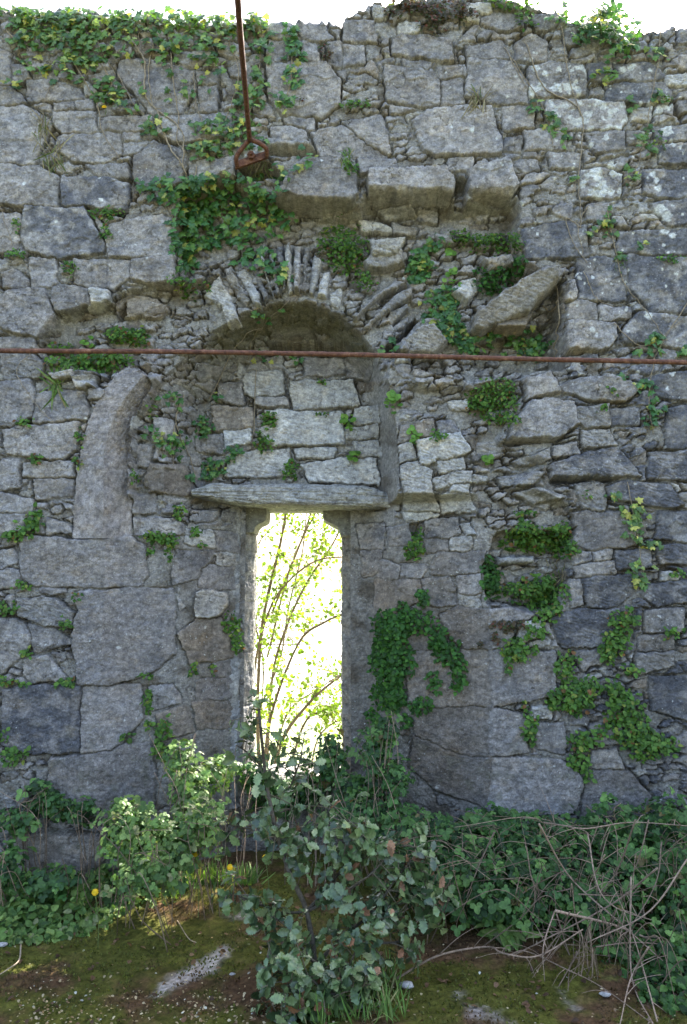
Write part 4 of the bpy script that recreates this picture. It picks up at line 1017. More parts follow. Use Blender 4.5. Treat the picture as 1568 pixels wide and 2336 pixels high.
wall_plant('ivy', 'ivy around the lower part of the hanging rod above the bracket', 'ivy', 'ivy',
 [(590,195,30,44,34),(560,245,55,50,66),(500,300,62,44,90),(560,315,50,34,50),(465,345,40,22,40),(345,292,32,22,36),(430,200,30,20,12)], .044, .04, IV, [([(600,70),(590,180),(560,300)], .003), ([(520,90),(545,180),(500,320)], .003), ([(450,380),(440,430),(400,440)], .004)])
wall_plant('ivy', 'thick dark ivy mass hanging below the bracket left of the arch', 'ivy', 'ivydark',
 [(325,430,26,16,12),(395,440,55,36,90),(465,450,65,50,190),(440,515,55,52,180),(425,570,30,36,80),(560,450,76,50,120),(545,530,60,42,100),(600,590,56,32,60),(645,620,24,22,16),(625,500,44,40,50),(700,370,26,14,12),(420,610,20,20,20),(650,400,30,25,20)], .050, .09, IV)
wall_plant('ivy', 'bushy ivy clump sagging over the wall top near the right edge', 'ivy', 'ivydark',
 [(1375,60,52,40,240),(1345,90,40,30,80),(1270,45,28,16,34),(1420,100,32,26,80),(1400,130,30,16,24)], .042, .16, IV)
wall_plant('ivy', 'sparse trailing ivy between pale lichen patches upper right', 'ivy', 'ivy',
 [(1225,245,20,16,12),(1262,285,26,18,24),(1290,318,16,16,12),(1380,178,30,22,26),(1310,410,16,8,8),(1245,265,14,10,8)], .044, .03, IV, [([(1200,100),(1240,200),(1310,240),(1330,290),(1320,400),(1325,520)], .004), ([(1280,60),(1300,190),(1325,260)], .003), ([(1325,520),(1290,500),(1310,560),(1340,600)], .003), ([(1150,110),(1190,170),(1240,250),(1260,330)], .0028), ([(1160,130),(1200,200)], .0028), ([(1340,470),(1318,520),(1330,580)], .003)])
wall_plant('ivy', 'strand of ivy with yellowing leaves climbing down the far right edge', 'ivy', 'ivy',
 [(1490,120,24,12,14),(1500,130,30,14,14),(1500,220,20,16,14),(1485,300,20,16,14),(1460,325,22,20,16),(1440,400,22,22,22),(1490,345,14,10,8),(1435,235,14,18,10)], .040, .03, IV, [([(1510,60),(1490,200),(1470,320),(1440,420)], .003)])
wall_plant('ivy', 'small ivy spray below the dark stained stones right of the rod', 'ivy', 'ivy',
 [(1385,480,16,12,8),(1385,512,20,14,14),(1420,585,14,14,10),(1465,560,22,12,10),(1350,530,10,10,6),(1385,535,18,8,8)], .038, .03, IV, [([(1385,480),(1400,560),(1425,650),(1480,720),(1520,780)], .003), ([(1330,620),(1360,680),(1400,700)], .0025)])
wall_plant('ivy', 'loose ivy strand crossing the iron tie rod at far right', 'ivy', 'ivydark',
 [(1490,770,22,20,26),(1480,800,26,16,14),(1470,880,30,18,18),(1490,930,24,22,26),(1480,960,16,14,16),(1555,800,14,14,10),(1420,860,20,12,6)], .040, .03, IV, [([(1568,690),(1500,800),(1480,900),(1490,990)], .003), ([(1400,740),(1470,790),(1568,720)], .0028)])
wall_plant('ivy', 'ivy with yellow leaves on dark slaty stones near the right edge', 'ivy', 'ivy',
 [(1450,1165,32,22,34),(1440,1200,24,24,20),(1455,1235,16,16,12),(1400,1130,20,14,10),(1460,1300,30,20,26),(1450,1330,22,16,16),(1490,1245,26,16,14)], .042, .035, IV, [([(1430,1100),(1450,1200),(1470,1330)], .0028)])
wall_plant('ivy', 'ivy trailing beside the leaning slab right of the arch', 'ivy', 'ivydark',
 [(1010,690,44,30,90),(1035,740,34,32,90),(1060,775,34,22,50),(985,720,30,20,30),(1010,660,34,16,30)], .040, .05, IV)
wall_plant('ivy', 'ivy in the dark pocket underneath the leaning slab', 'ivy', 'ivydark',
 [(1150,770,60,20,60),(1220,775,36,26,70),(1130,750,40,18,26),(1200,800,50,12,24),(1090,795,34,12,24)], .040, .05, IV, [([(1080,780),(1150,800),(1230,790)], .003), ([(1270,640),(1275,740),(1260,820)], .005), ([(1240,690),(1260,710),(1275,660)], .004)])
wall_plant('ivy', 'dark leafy ivy clump hanging in the gap right of the voussoirs', 'ivy', 'ivydark',
 [(965,590,30,36,90),(950,620,22,28,50),(1000,545,20,14,16),(890,795,20,10,16)], .046, .07, IV)
wall_plant('ivy', 'ivy hanging on the left side of the window recess', 'ivy', 'ivydark',
 [(460,965,20,30,50),(400,1010,34,34,70),(480,1060,36,26,60),(395,905,30,22,26),(535,1020,26,12,26),(440,1085,14,14,14),(510,1040,20,10,14),(345,980,18,24,14),(490,890,14,14,8)], .036, .04, IV, [([(420,900),(400,960),(430,1040),(445,1090)], .004), ([(580,830),(575,960),(570,1010)], .003), ([(400,960),(395,1060)], .003), ([(470,900),(550,780),(600,740)], .003)])
wall_plant('ivy', 'few ivy leaves dangling under the crown of the arch', 'ivy', 'ivydark',
 [(598,725,20,14,16),(640,712,10,8,4),(600,800,50,10,18),(670,800,30,14,14)], .036, .04, IV, [([(660,690),(600,740),(560,810)], .002)])
hl = [
 ('round green herb cushion growing above the crown of the arch', 'herb', [(782,560,52,52,420),(800,590,42,34,150),(835,640,26,24,90)], .021, .09),
 ('low green herb strip under the overhanging stones right of the arch', 'herb', [(1110,548,72,20,300),(1040,535,26,18,60),(1170,560,24,18,70)], .020, .06),
 ('green herb clump on top of the leaning slab', 'dark', [(1140,625,52,34,260),(1110,645,30,20,80),(1180,610,20,20,60)], .024, .07),
 ('green herb cushion with yellow lower edge right of the recess', 'herb', [(1130,905,56,40,420),(1110,930,40,24,120),(1155,958,34,10,70)], .020, .06),
 ('broad green herb mat on the broken ledge right of the niche', 'herb', [(1225,1235,76,28,420),(1200,1215,40,24,160),(1290,1255,30,18,110),(1280,1215,24,24,90)], .023, .07),
 ('dark green herb column left of the broken pocket', 'dark', [(1120,1310,22,42,190),(1125,1340,18,30,70)], .023, .05),
 ('green herb mass filling the broken pocket right', 'herb', [(1215,1350,74,28,360),(1250,1380,36,22,130),(1240,1330,50,20,100)], .023, .07),
 ('green herb bank under the tie rod on the left ledge', 'herb', [(285,765,46,18,170),(200,825,82,20,400),(270,820,40,14,90),(140,795,30,12,50),(320,770,20,20,50)], .024, .05),
 ('small herb tuft under the dark stained block upper left', 'herb', [(242,490,38,14,90)], .021, .03),
 ('small herb tuft in the upright joint beside that block', 'herb', [(245,532,14,20,40)], .021, .03),
 ('flat herb tuft at the left edge above the tie rod', 'herb', [(38,582,28,10,46)], .021, .03),
 ('herb tuft in the joint of the grey blocks left of the ivy', 'herb', [(160,612,18,18,46)], .021, .03),
 ('herb tuft in a joint at the left edge beside large block', 'herb', [(40,515,12,20,26)], .020, .02),
 ('bright herb tuft on the pale tympanum left of centre', 'herb', [(612,950,20,20,80)], .021, .04),
 ('dark herb tuft on the tympanum above the lintel middle', 'herb', [(660,1067,18,24,80)], .020, .04),
 ('herb tuft with reddish leaves on the left tympanum joint', 'herb', [(600,1005,24,20,70),(590,990,10,16,16)], .021, .04),
 ('tiny herb tuft in the joint below the topmost pale slab', 'herb', [(735,936,16,6,16)], .017, .02),
 ('small herb tuft in the shade above the topmost pale slab', 'herb', [(736,860,16,7,18)], .018, .02),
 ('herb tuft hanging out of the square putlog hole', 'herb', [(948,1250,22,28,120),(955,1220,12,14,30)], .022, .05),
 ('large dark green hanging plant right of the window', 'dark', [(895,1440,42,50,560),(895,1520,44,64,700),(890,1590,40,34,260),(960,1420,30,26,90),(925,1400,30,20,60)], .027, .07),
 ('drooping green plant arm right of the large hanging plant', 'dark', [(1005,1470,26,24,90),(1030,1500,30,30,120),(1000,1450,24,30,60),(1045,1540,18,40,90),(990,1560,16,26,46),(965,1365,14,20,50)], .026, .05),
 ('green plant strand below the hanging plant beside the window', 'dark', [(960,1610,30,20,80),(930,1650,14,20,34),(850,1640,18,30,40)], .024, .04),
 ('green herb clump under the dark reddish tuft on the right jamb', 'herb', [(1182,1482,40,26,150),(1155,1525,12,10,16),(1220,1440,30,20,60),(1245,1400,30,24,60)], .025, .04),
 ('green herb clump with a big round leaf at right', 'herb', [(1425,1410,34,26,70),(1410,1455,34,34,110),(1385,1490,22,26,70),(1440,1525,20,16,30)], .026, .04),
 ('leafy green clump in the middle of the right wall', 'herb', [(1300,1590,50,40,260),(1285,1530,24,26,60),(1340,1570,30,30,80),(1300,1500,24,12,30)], .026, .045),
 ('large spreading green clump low at right edge', 'herb', [(1420,1610,46,34,130),(1430,1660,50,42,200),(1485,1700,56,34,220),(1400,1570,26,24,60)], .027, .05),
 ('loose green clump under the leafy one in the right wall', 'herb', [(1330,1690,34,24,80),(1320,1730,26,24,60),(1365,1680,16,20,26),(1340,1770,12,20,20)], .026, .04),
 ('narrow green tuft on the upright joint right of the arris', 'herb', [(1210,1660,18,36,90),(1195,1610,8,14,16)], .024, .03),
 ('small green tuft left edge beside the curved moulding foot', 'herb', [(80,1185,22,24,70),(40,1222,34,14,50),(60,1205,24,14,30)], .026, .03),
 ('green hanging tuft right of the moulding foot', 'herb', [(350,1225,26,14,60),(385,1228,22,16,50),(386,1258,9,22,26),(345,1255,9,16,18)], .023, .04),
 ('small green tuft beneath the left end of the lintel', 'herb', [(405,1165,16,22,40)], .022, .03),
 ('green tuft below the lintel on the left reveal', 'herb', [(446,1212,16,12,28),(455,1240,6,10,8)], .022, .03),
 ('leafy tuft hanging from the sunlit stone at the left jamb', 'herb', [(522,1420,18,26,60),(536,1460,14,34,60)], .024, .04),
 ('upright narrow tuft in the joint of the left dressed blocks', 'herb', [(336,1605,11,34,50),(335,1655,8,14,14)], .022, .03),
 ('small tuft at left on the joint above the dark block', 'herb', [(155,1556,22,8,34)], .024, .03),
 ('tuft with reddish rosette on the left jamb arris', 'herb', [(178,1360,10,12,16)], .022, .03),
 ('small tuft in rubble left of the pecked block', 'herb', [(152,1422,16,14,30)], .022, .03),
 ('green tuft in the rubble at the left edge', 'herb', [(20,1385,22,20,40),(50,1335,24,10,26),(66,1490,14,12,20)], .022, .03),
 ('low tuft at the left edge over the dark block', 'herb', [(15,1555,20,14,34),(60,1560,16,6,14)], .022, .03),
 ('green tuft under the dark block at the left edge', 'herb', [(35,1722,34,16,60),(10,1680,12,14,20)], .026, .04),
 ('little tuft on the brown stone left of the window', 'herb', [(440,1530,12,22,26),(482,1528,8,14,14)], .020, .03),
 ('tiny tuft on the joint above the left pecked block', 'herb', [(330,1545,22,7,20)], .020, .03),
 ('straggling tuft above the sunlit bramble', 'herb', [(370,1660,22,24,60),(365,1710,20,24,50),(290,1680,12,10,14)], .026, .04),
 ('tuft below the tie rod left beside the grey blocks', 'herb', [(60,963,20,8,30),(85,1050,16,12,26),(180,1000,10,22,20),(180,1055,8,12,14)], .022, .03),
 ('tuft on the joint at the inner edge of the moulding', 'herb', [(308,1085,10,16,22),(345,935,8,20,16)], .020, .03),
 ('small tuft among pale stones right of the recess', 'herb', [(1000,993,18,14,40)], .021, .03),
 ('green herb tuft on an upper joint right of the ivy strand', 'herb', [(812,240,34,10,60)], .022, .03),
 ('herb tuft over the projecting stone below the bracket', 'herb', [(800,385,18,16,34)], .022, .03),
 ('scanty herb in a joint near the upper right edge', 'herb', [(1415,600,14,30,20),(1530,590,30,10,30),(1500,330,20,20,20),(1520,230,16,10,16)], .020, .02),
 ('herb tuft on the dark slate at the far right', 'herb', [(1535,1445,22,16,36),(1545,1310,16,12,20)], .024, .03),
 ('yellowish herb on the joints around the voussoir left end', 'herb', [(430,660,22,26,46),(475,655,10,12,16),(400,640,14,10,16)], .022, .03),
 ('slender herb tuft above the yellow flower at upper left', 'herb', [(245,225,24,24,30)], .03, .03),
 ('tiny herb between small slates right of centre', 'herb', [(1375,935,14,10,14),(1395,895,12,10,12),(1340,1130,10,10,8),(1200,1170,30,8,26)], .02, .02),
]
for i, (lab, kd, bl, sz, th) in enumerate(hl):
    wall_plant('wall_herb', lab, 'herb', kd, bl, sz, th, HB, density=.95)
for lab, bl in [('round leaved pennywort at the right edge of the recess', [(895,915,15,22,26)]), ('round leaved pennywort at the right end of the pale tympanum', [(796,955,13,16,16),(808,1030,8,14,8)]),
    ('round leaved pennywort on the joint above the pale stones', [(945,998,10,18,14)]), ('single pennywort cluster on brown rubble right of recess', [(1112,1050,13,11,14)]),
    ('yellow green pennywort leaves above the leaning slab', [(1035,628,16,16,14),(1030,570,14,12,10)]), ('big pennywort leaf on the left ledge above the tie rod', [(200,780,14,10,6)])]:
    wall_plant('pennywort', lab, 'herb', 'round', bl, .034, .03, 'round leaved pennyworts on the wall')
wall_plant('dry_plant', 'dark reddish heathery growth on the wall top right of centre', 'plant', 'rust', [(930,20,60,22,160),(1010,25,70,22,180),(985,60,30,24,90),(1060,40,40,14,70),(900,40,14,14,20)], .024, .05, None)
wall_plant('dry_plant', 'greenish dry growth on the wall top left of the right ivy clump', 'plant', 'rust', [(1180,15,40,22,90),(1200,50,26,20,40),(1130,12,26,12,30)], .026, .05, None, pal='herb')
wall_plant('dry_plant', 'small dark reddish tuft on the right dressed jamb', 'plant', 'rust', [(1160,1428,36,12,110),(1130,1455,10,14,20),(1096,1470,10,6,12)], .020, .04, None)
wall_plant('dry_plant', 'small brown herb in the joint of the top course', 'plant', 'rust', [(742,120,14,20,40),(690,230,10,8,6)], .020, .03, None)
for lab, bl, k, s in [('hanging dry grass tuft between blocks at upper left', [(100,300,18,30,40),(125,360,24,16,50)], 'straw', .10), ('grass tuft on the rubble ledge below the tie rod left', [(130,880,16,8,70)], 'grass', .13),
    ('dry straw tuft on the joint of the upper right blocks', [(1088,232,18,8,60)], 'straw', .10), ('thin grass tuft above the projecting stone below the bracket', [(790,365,14,16,60)], 'grass', .08),
    ('dry twiggy nest of grass behind the bracket', [(595,392,22,16,110)], 'straw', .06), ('dry grass hanging in the broken pocket right', [(1270,1320,20,40,70)], 'straw', .07)]:
    wall_plant('grass_tuft', lab, 'grass', k, bl, s, .02, 'grass tufts on the wall')

# ------------------------------------------------------------------ ironwork
rod = empty('iron_tie_rod', W(784, 812, -.9), 'long thin rusty iron tie rod running horizontally across the wall', 'iron rod')
m = MB(); P = [W(-420, 793, -.9), W(0, 800, -.9), W(400, 802.5, -.9), W(800, 809, -.9), W(1200, 819, -.9), W(1568, 827, -.9), W(2000, 842, -.9)]
m.tube(P, .0098, None, 12, 60, wob=.11); m.build('bar', M_RUST, rod)
hr = empty('hanging_iron_tie', W(572, 352, -.06), 'rusty iron rod slanting down to a forked bracket bolted to the wall', 'iron rod')
m = MB(); m.tube([W(530, -330, -1.75), W(543, 0, -1.15), W(556, 160, -.62), W(570, 322, -.12)], .0135, .0125, 12, 16, wob=.04); m.build('rod', M_RUST, hr)
m = MB(); m.tube([W(570, 318, -.12), W(553, 338, -.11), W(540, 358, -.09), W(541, 378, -.05)], .0125, .0115, 10, 8, wob=.05)
m.tube([W(570, 318, -.12), W(590, 326, -.11), W(607, 338, -.09), W(609, 356, -.05)], .0125, .0115, 10, 8, wob=.05); m.build('fork', M_RUST, hr)
m = MB(); A_, B_ = W(537, 376, -.05), W(612, 350, -.05); dz_ = np.array([0, 0, .020]); dy_ = np.array([0, .018, 0])
m.add([A_-dz_, B_-dz_, B_+dz_, A_+dz_, A_-dz_+dy_, B_-dz_+dy_, B_+dz_+dy_, A_+dz_+dy_], [(0,1,2,3),(7,6,5,4),(3,2,6,7),(0,4,5,1),(0,3,7,4),(1,5,6,2)]); m.build('cross_plate', M_RUST, hr, False)
m = MB(); c_ = W(573, 352, -.075); th = np.linspace(0, 2*pi, 6, endpoint=False)
h0 = [c_+np.array([.021*cos(a), 0, .021*sin(a)]) for a in th]; h1 = [p+np.array([0, .022, 0]) for p in h0]
m.add(h0+h1, [(i, (i+1) % 6, 6+(i+1) % 6, 6+i) for i in range(6)], [(0, i+1, i) for i in range(1, 5)])
m.tube([c_+np.array([0, .01, 0]), c_+np.array([0, -.02, 0])], .009, .009, 10, 2); m.build('bolt', M_RUST, hr, False)

# ------------------------------------------------------------------ ground inside
GZ = -1.45
def gpt(u, v, h=0.0):
    a = (u-CX)/FP; b = (CY-v)/FP; dy = cos(TILT)-b*sin(TILT); dz = sin(TILT)+b*cos(TILT); t = (GZ+h)/dz
    return np.array([a*t, CAMY+dy*t, GZ+h])
gx = np.concatenate([np.arange(-30, -2.2, .8), np.arange(-2.2, 2.2, .008), np.arange(2.2, 30, .8)])
gy = np.concatenate([np.arange(-40, -4, 1.2), np.arange(-4, -1.5, .05), np.arange(-1.5, .3, .008), [.4, .6, .8]])
X, Y = np.meshgrid(gx, gy)
near = (np.abs(X) < 2.3) & (Y > -4)
H = .018*fbm(X*2.2, Y*2.2, 301, 4)+np.where(near, .006*fbm(X*14, Y*14, 302, 4)+.005*pn(X*55, Y*55, 303)+.003*pn(X*25, Y*25, 304), 0)+.05*ss(-.6, 0, Y)+.06*ss(.6, 1.8, X)*ss(-1.3, -.4, Y)
mo = fbm(X*2.6, Y*2.6, 310, 4, .6); m2 = fbm(X*11, Y*11, 311, 4, .6)
C = np.array([.078, .080, .016])*(1+.6*m2)[..., None]
brn = ss(-.15, .45, mo+.25*m2)[..., None]; C = C*(1-brn)+np.array([.092, .054, .028])*(1+.5*m2)[..., None]*brn
gr = (ss(.3, .7, fbm(X*5, Y*5, 313, 3))*ss(.4, 1.2, X))[..., None]*.7; C = C*(1-gr)+np.array([.11, .15, .03])*gr
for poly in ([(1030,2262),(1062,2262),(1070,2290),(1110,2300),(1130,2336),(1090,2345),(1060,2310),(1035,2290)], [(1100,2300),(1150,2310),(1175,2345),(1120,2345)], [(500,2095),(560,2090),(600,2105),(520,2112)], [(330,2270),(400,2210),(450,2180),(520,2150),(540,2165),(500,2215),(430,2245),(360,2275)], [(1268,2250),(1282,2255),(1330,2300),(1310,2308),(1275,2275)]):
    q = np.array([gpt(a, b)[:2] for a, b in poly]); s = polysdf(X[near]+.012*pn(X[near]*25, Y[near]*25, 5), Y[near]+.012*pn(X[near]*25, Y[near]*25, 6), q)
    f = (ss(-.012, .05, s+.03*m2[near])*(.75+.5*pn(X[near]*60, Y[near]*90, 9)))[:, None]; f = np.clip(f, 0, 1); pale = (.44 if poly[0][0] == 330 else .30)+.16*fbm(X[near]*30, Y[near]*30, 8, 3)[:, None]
    C[near] = C[near]*(1-f)+pale*np.array([1.02, .92, .82])*f  # pale patches mixed into the ground colour, left streak palest
farc = ss(-4.5, -8, Y)[..., None]; C = C*(1-farc)+np.array([.14, .15, .09])*farc
g = rawmesh('ground', np.stack([X, Y, GZ+H], -1).reshape(-1, 3), gridfaces(*X.shape), M_GROUND, None, np.clip(C, .01, .6).reshape(-1, 3)); tag(g, kind='structure')
# outside: hillside, estuary flats, water, hills
gx = np.concatenate([-np.geomspace(9000, 8, 40), np.linspace(-7, 7, 50), np.geomspace(8, 9000, 40)]); gy = np.concatenate([np.linspace(.8, 6, 30), np.geomspace(6.5, 9000, 90)])
X, Y = np.meshgrid(gx, gy)
Zt = -1.9-np.minimum((Y-.8)*.10, 13)-.0*X+.25*fbm(X*.15, Y*.15, 320, 3)*ss(2, 8, Y)
C = np.array([.22, .25, .13])*(1+.4*fbm(X*.05, Y*.02, 321, 4))[..., None]; fl = ss(15, 60, Y)[..., None]
C = C*(1-fl)+np.array([.40, .40, .34])*(1+.3*fbm(X*.01, Y*.006, 322, 3))[..., None]*fl
g = rawmesh('hillside', np.stack([X, Y, Zt], -1).reshape(-1, 3), gridfaces(*X.shape), attr_mat('pasture', .95, 6, .3, .1), None, np.clip(C, .02, .7).reshape(-1, 3)); tag(g, kind='structure')
mw, t, p = base_mat('estuary_water'); p.inputs['Base Color'].default_value = (.10, .13, .15, 1); p.inputs['Roughness'].default_value = .12
b = N(t, 'ShaderNodeBump'); b.inputs['Strength'].default_value = .2; t.links.new(noise_fac(t, .8, 4, .6), b.inputs['Height']); t.links.new(b.outputs[0], p.inputs['Normal'])
g = rawmesh('water', np.array([(-6000, 230, -14.7), (6000, 230, -14.7), (6000, 900, -14.6), (-6000, 900, -14.6)]), np.array([(0, 1, 2, 3)]), mw); tag(g, kind='structure')
hx = np.linspace(-4000, 4000, 120); hy = np.linspace(1500, 3200, 40); X, Y = np.meshgrid(hx, hy)
Hh = -20+ss(1500, 2300, Y)*ss(3200, 2500, Y)*(90+70*fbm(X/900, Y/900, 330, 4))
C = np.array([.20, .24, .16])*(1+.4*fbm(X/160, Y/160, 331, 4))[..., None]
g = rawmesh('hills', np.stack([X, Y, Hh], -1).reshape(-1, 3), gridfaces(*X.shape), attr_mat('far_hill', .95, .05, .2, .1), None, C.reshape(-1, 3)); tag(g, kind='structure')

# ------------------------------------------------------------------ small tree outside the window
rng = np.random.default_rng(21)
tr = empty('small_tree', (-.55, 1.9, -2.2), 'slender young tree with fresh green leaves seen through the window', 'tree')
m = MB(); LP = []; LA = []
mains = [([(600,1850),(588,1650),(596,1450),(618,1330),(640,1240),(655,1150),(665,1050)], .012, 1.9), ([(605,1850),(620,1560),(650,1440),(700,1330),(760,1240),(800,1150)], .009, 2.1),
 ([(600,1850),(615,1650),(680,1470),(740,1420),(800,1395)], .010, 1.7), ([(620,1850),(640,1700),(700,1610),(760,1555),(830,1510)], .011, 1.6), ([(610,1850),(650,1640),(730,1570),(840,1500)], .007, 2.2),
 ([(570,1850),(580,1540),(612,1400),(655,1330),(720,1280),(790,1270)], .008, 1.8), ([(590,1700),(600,1500),(560,1350),(590,1240),(650,1180)], .006, 2.2), ([(640,1850),(690,1660),(740,1620),(800,1600)], .008, 1.8), ([(600,1600),(640,1500),(660,1380),(690,1260),(700,1170),(720,1100)], .006, 2.4), ([(700,1850),(720,1700),(760,1650),(800,1640)], .006, 1.8)]
def twig(p, d, L, r, dep):
    pts = [p]; q = p.copy()
    for k in range(4):
        d = d+rng.normal(0, .22, 3)+np.array([0, 0, .05]); d /= np.linalg.norm(d); q = q+d*L/4; pts.append(q.copy())
        if dep > 0 and rng.random() < .55: twig(q.copy(), d+rng.normal(0, .7, 3), L*.6, r*.6, dep-1)
        for _ in range(3):
            LP.append(q+rng.normal(0, .018, 3)); LA.append(d+rng.normal(0, .7, 3))
    m.tube(pts, r, r*.5, 4, 2, c=(.13, .10, .06))
for P, r, yy in mains:
    Q = catmull([W(u, v, yy+.1*math.sin(i)) for i, (u, v) in enumerate(P)], 5); m.tube(Q, r*1.3, r*.6, 6, 1, c=(.13, .10, .07))
    for k in range(5, len(Q)):
        for _ in range(2 if rng.random() < .6 else 1):
            twig(Q[k].copy(), np.array([rng.normal(0, .8), rng.normal(0, .5), rng.normal(.5, .5)]), rng.uniform(.12, .30), .0028, 1)
for _ in range(560):       # unseen upper limbs, added above the window head to break up the sun
    twig(np.array([rng.uniform(-.1, 1.7), rng.uniform(1.5, 2.7), rng.uniform(.7, 3.4)]), np.array([rng.normal(0, .8), rng.normal(0, .5), rng.normal(.5, .5)]), rng.uniform(.2, .4), .004, 1)
for P, yy in [([(620,1400),(700,1200),(760,1000),(860,800)], 2.1), ([(610,1500),(680,1250),(830,1000),(1000,800)], 2.3), ([(665,1050),(700,900),(760,700)], 1.9)]:
    m.tube([W(a, b, yy) for a, b in P], .009, .004, 6, 6, c=(.15, .12, .075))
m.build('trunk', M_STEM, tr)
LP = np.array(LP); LA = np.array(LA); n = len(LP)
keep = rng.random(n) < np.where(LP[:, 2] > .75, .22, .29); LP = LP[keep]; LA = LA[keep]; n = len(LP)
leaves('crown', M_TREE, tr, OVAL, LP, rng.normal(0, 1, (n, 3))+np.array([0, -.3, .6]), LA, rng.uniform(.022, .044, n), palette(n, *PAL['tree'], rng=rng))

# ------------------------------------------------------------------ brambles and ground plants
def bush(name, label, cat, blobs, shape, size, mat, pal, group=None, canes=20, seed=1, ncane_r=.0025, base=None, kind=None, up=.6):
    """blobs: (u, v, y, ru, rv, ry(m), n)"""
    rng = np.random.default_rng(seed); PP = []; NN = []; centers = []
    for (u, v, y, ru, rv, ry, n) in blobs:
        c = W(u, v, y); sc = (y-CAMY)/FP
        q = rng.normal(0, 1, (n, 3)); q /= np.linalg.norm(q, axis=1)[:, None]; rad = rng.random(n)**.45
        lump = 1+.22*np.sin(q[:, 0]*7+u)*np.sin(q[:, 2]*6+v)
        off = q*(rad*lump)[:, None]*np.array([ru*sc, ry, rv*sc])
        off *= (1+.10*rng.standard_normal((n, 1)))
        PP.append(c+off); NN.append(q); centers.append((c, ru*sc, ry, rv*sc))
    P = np.vstack(PP); Nn = np.vstack(NN)
    wy = wall_y(P[:, 0], P[:, 2]); ok = (P[:, 2] > GZ-.02)
    P[:, 1] = np.where(P[:, 1] > wy-.02, wy-.02-rng.random(len(P))*.05, P[:, 1])
    P = P[ok]; Nn = Nn[ok]; n = len(P)
    c0 = np.array(centers[0][0]); c0[2] = GZ if base is None else base
    root = empty(name, c0, label, cat, group)
    nrm = Nn*.5+np.stack([rng.normal(0, .4, n), rng.normal(-.45, .35, n), rng.normal(up, .35, n)], 1)
    al = rng.normal(0, .7, (n, 3))+np.array([0, -.3, -.35])
    leaves('foliage', mat, root, shape, P, nrm, al, size*rng.uniform(.4, 1.3, n)*rng.choice([.8, 1.15], n), palette(n, *PAL[pal], var=.34, rng=rng))
    for k in range(canes):
        m = MB()
        c, a, b, d = centers[rng.integers(len(centers))]
        s = np.array([c[0]+rng.normal(0, a*.6), min(c[1]+rng.normal(0, b*.5), -.05), GZ]); e = c+np.array([rng.normal(0, a*.9), -abs(rng.normal(0, b*1.1)), rng.uniform(-.3, 1.25)*d])
        mid = (s+e)/2+np.array([rng.normal(0, a*.3), -.05, .12+rng.uniform(0, .1)])
        if name == 'ivy' or base is not None: s[2] = max(GZ, c[2]-d*1.4)
        m.tube([s, (s+mid)/2+rng.normal(0, .02, 3), mid, e], ncane_r*rng.uniform(.6, 1.3), ncane_r*.5, 5, 5, c=np.array([.22, .16, .11])*rng.uniform(.5, 1.5))
        m.build('cane', M_STEM, root)
    return root
BG = 'bramble bushes along the foot of the wall'
bush('bramble', 'dull green bramble against the wall base at the left edge', 'bramble', [(30,1870,-.10,56,36,.08,120),(120,1835,-.06,60,30,.06,130),(195,1850,-.08,34,30,.06,60),(20,1975,-.3,40,50,.12,150),(90,1795,-.04,40,20,.04,50),(110,2010,-.32,80,30,.10,130)], TRI, .043, M_BRAM, 'bram', BG, 34, 11)
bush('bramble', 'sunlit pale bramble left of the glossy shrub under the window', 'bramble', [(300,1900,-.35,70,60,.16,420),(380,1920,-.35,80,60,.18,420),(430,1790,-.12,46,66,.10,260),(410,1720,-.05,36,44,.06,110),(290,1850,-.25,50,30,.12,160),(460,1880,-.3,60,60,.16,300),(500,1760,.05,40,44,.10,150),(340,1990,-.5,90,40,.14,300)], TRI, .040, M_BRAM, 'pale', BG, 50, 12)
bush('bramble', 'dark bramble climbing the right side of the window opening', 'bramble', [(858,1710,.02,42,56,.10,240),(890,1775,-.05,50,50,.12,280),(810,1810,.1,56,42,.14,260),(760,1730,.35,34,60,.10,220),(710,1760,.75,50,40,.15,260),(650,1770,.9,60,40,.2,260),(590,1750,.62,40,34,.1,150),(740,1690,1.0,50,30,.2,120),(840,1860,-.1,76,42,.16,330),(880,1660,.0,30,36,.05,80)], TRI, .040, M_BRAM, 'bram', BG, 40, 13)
bush('bramble', 'dense bramble bank right of the glossy shrub', 'bramble', [(930,1895,-.2,84,52,.18,440),(1040,1925,-.25,96,60,.20,480),(1120,1880,-.15,74,40,.14,260),(980,1980,-.4,100,60,.18,420),(1100,2000,-.45,110,60,.18,420),(1080,2060,-.5,100,36,.12,200)], TRI, .043, M_BRAM, 'bram', BG, 60, 14)
bush('bramble', 'dense bramble bank in the middle of the right wall foot', 'bramble', [(1220,1910,-.2,96,52,.18,400),(1300,1900,-.15,86,44,.15,300),(1240,1990,-.4,110,56,.20,380),(1180,2060,-.55,90,40,.12,170),(1320,2040,-.5,90,50,.15,260)], TRI, .043, M_BRAM, 'bram', BG, 60, 15)
bush('bramble', 'tall bramble bank at the lower right corner of the wall', 'bramble', [(1420,1890,-.2,86,62,.18,400),(1530,1890,-.25,66,80,.20,400),(1450,1985,-.4,110,62,.20,400),(1540,2020,-.5,60,90,.20,420),(1380,2060,-.5,90,40,.14,170),(1560,2180,-.8,50,70,.14,260),(1500,2260,-.9,60,50,.10,160),(1330,2250,-.85,30,24,.05,30),(1420,2180,-.75,50,40,.08,80)], TRI, .043, M_BRAM, 'bram', BG, 60, 16)
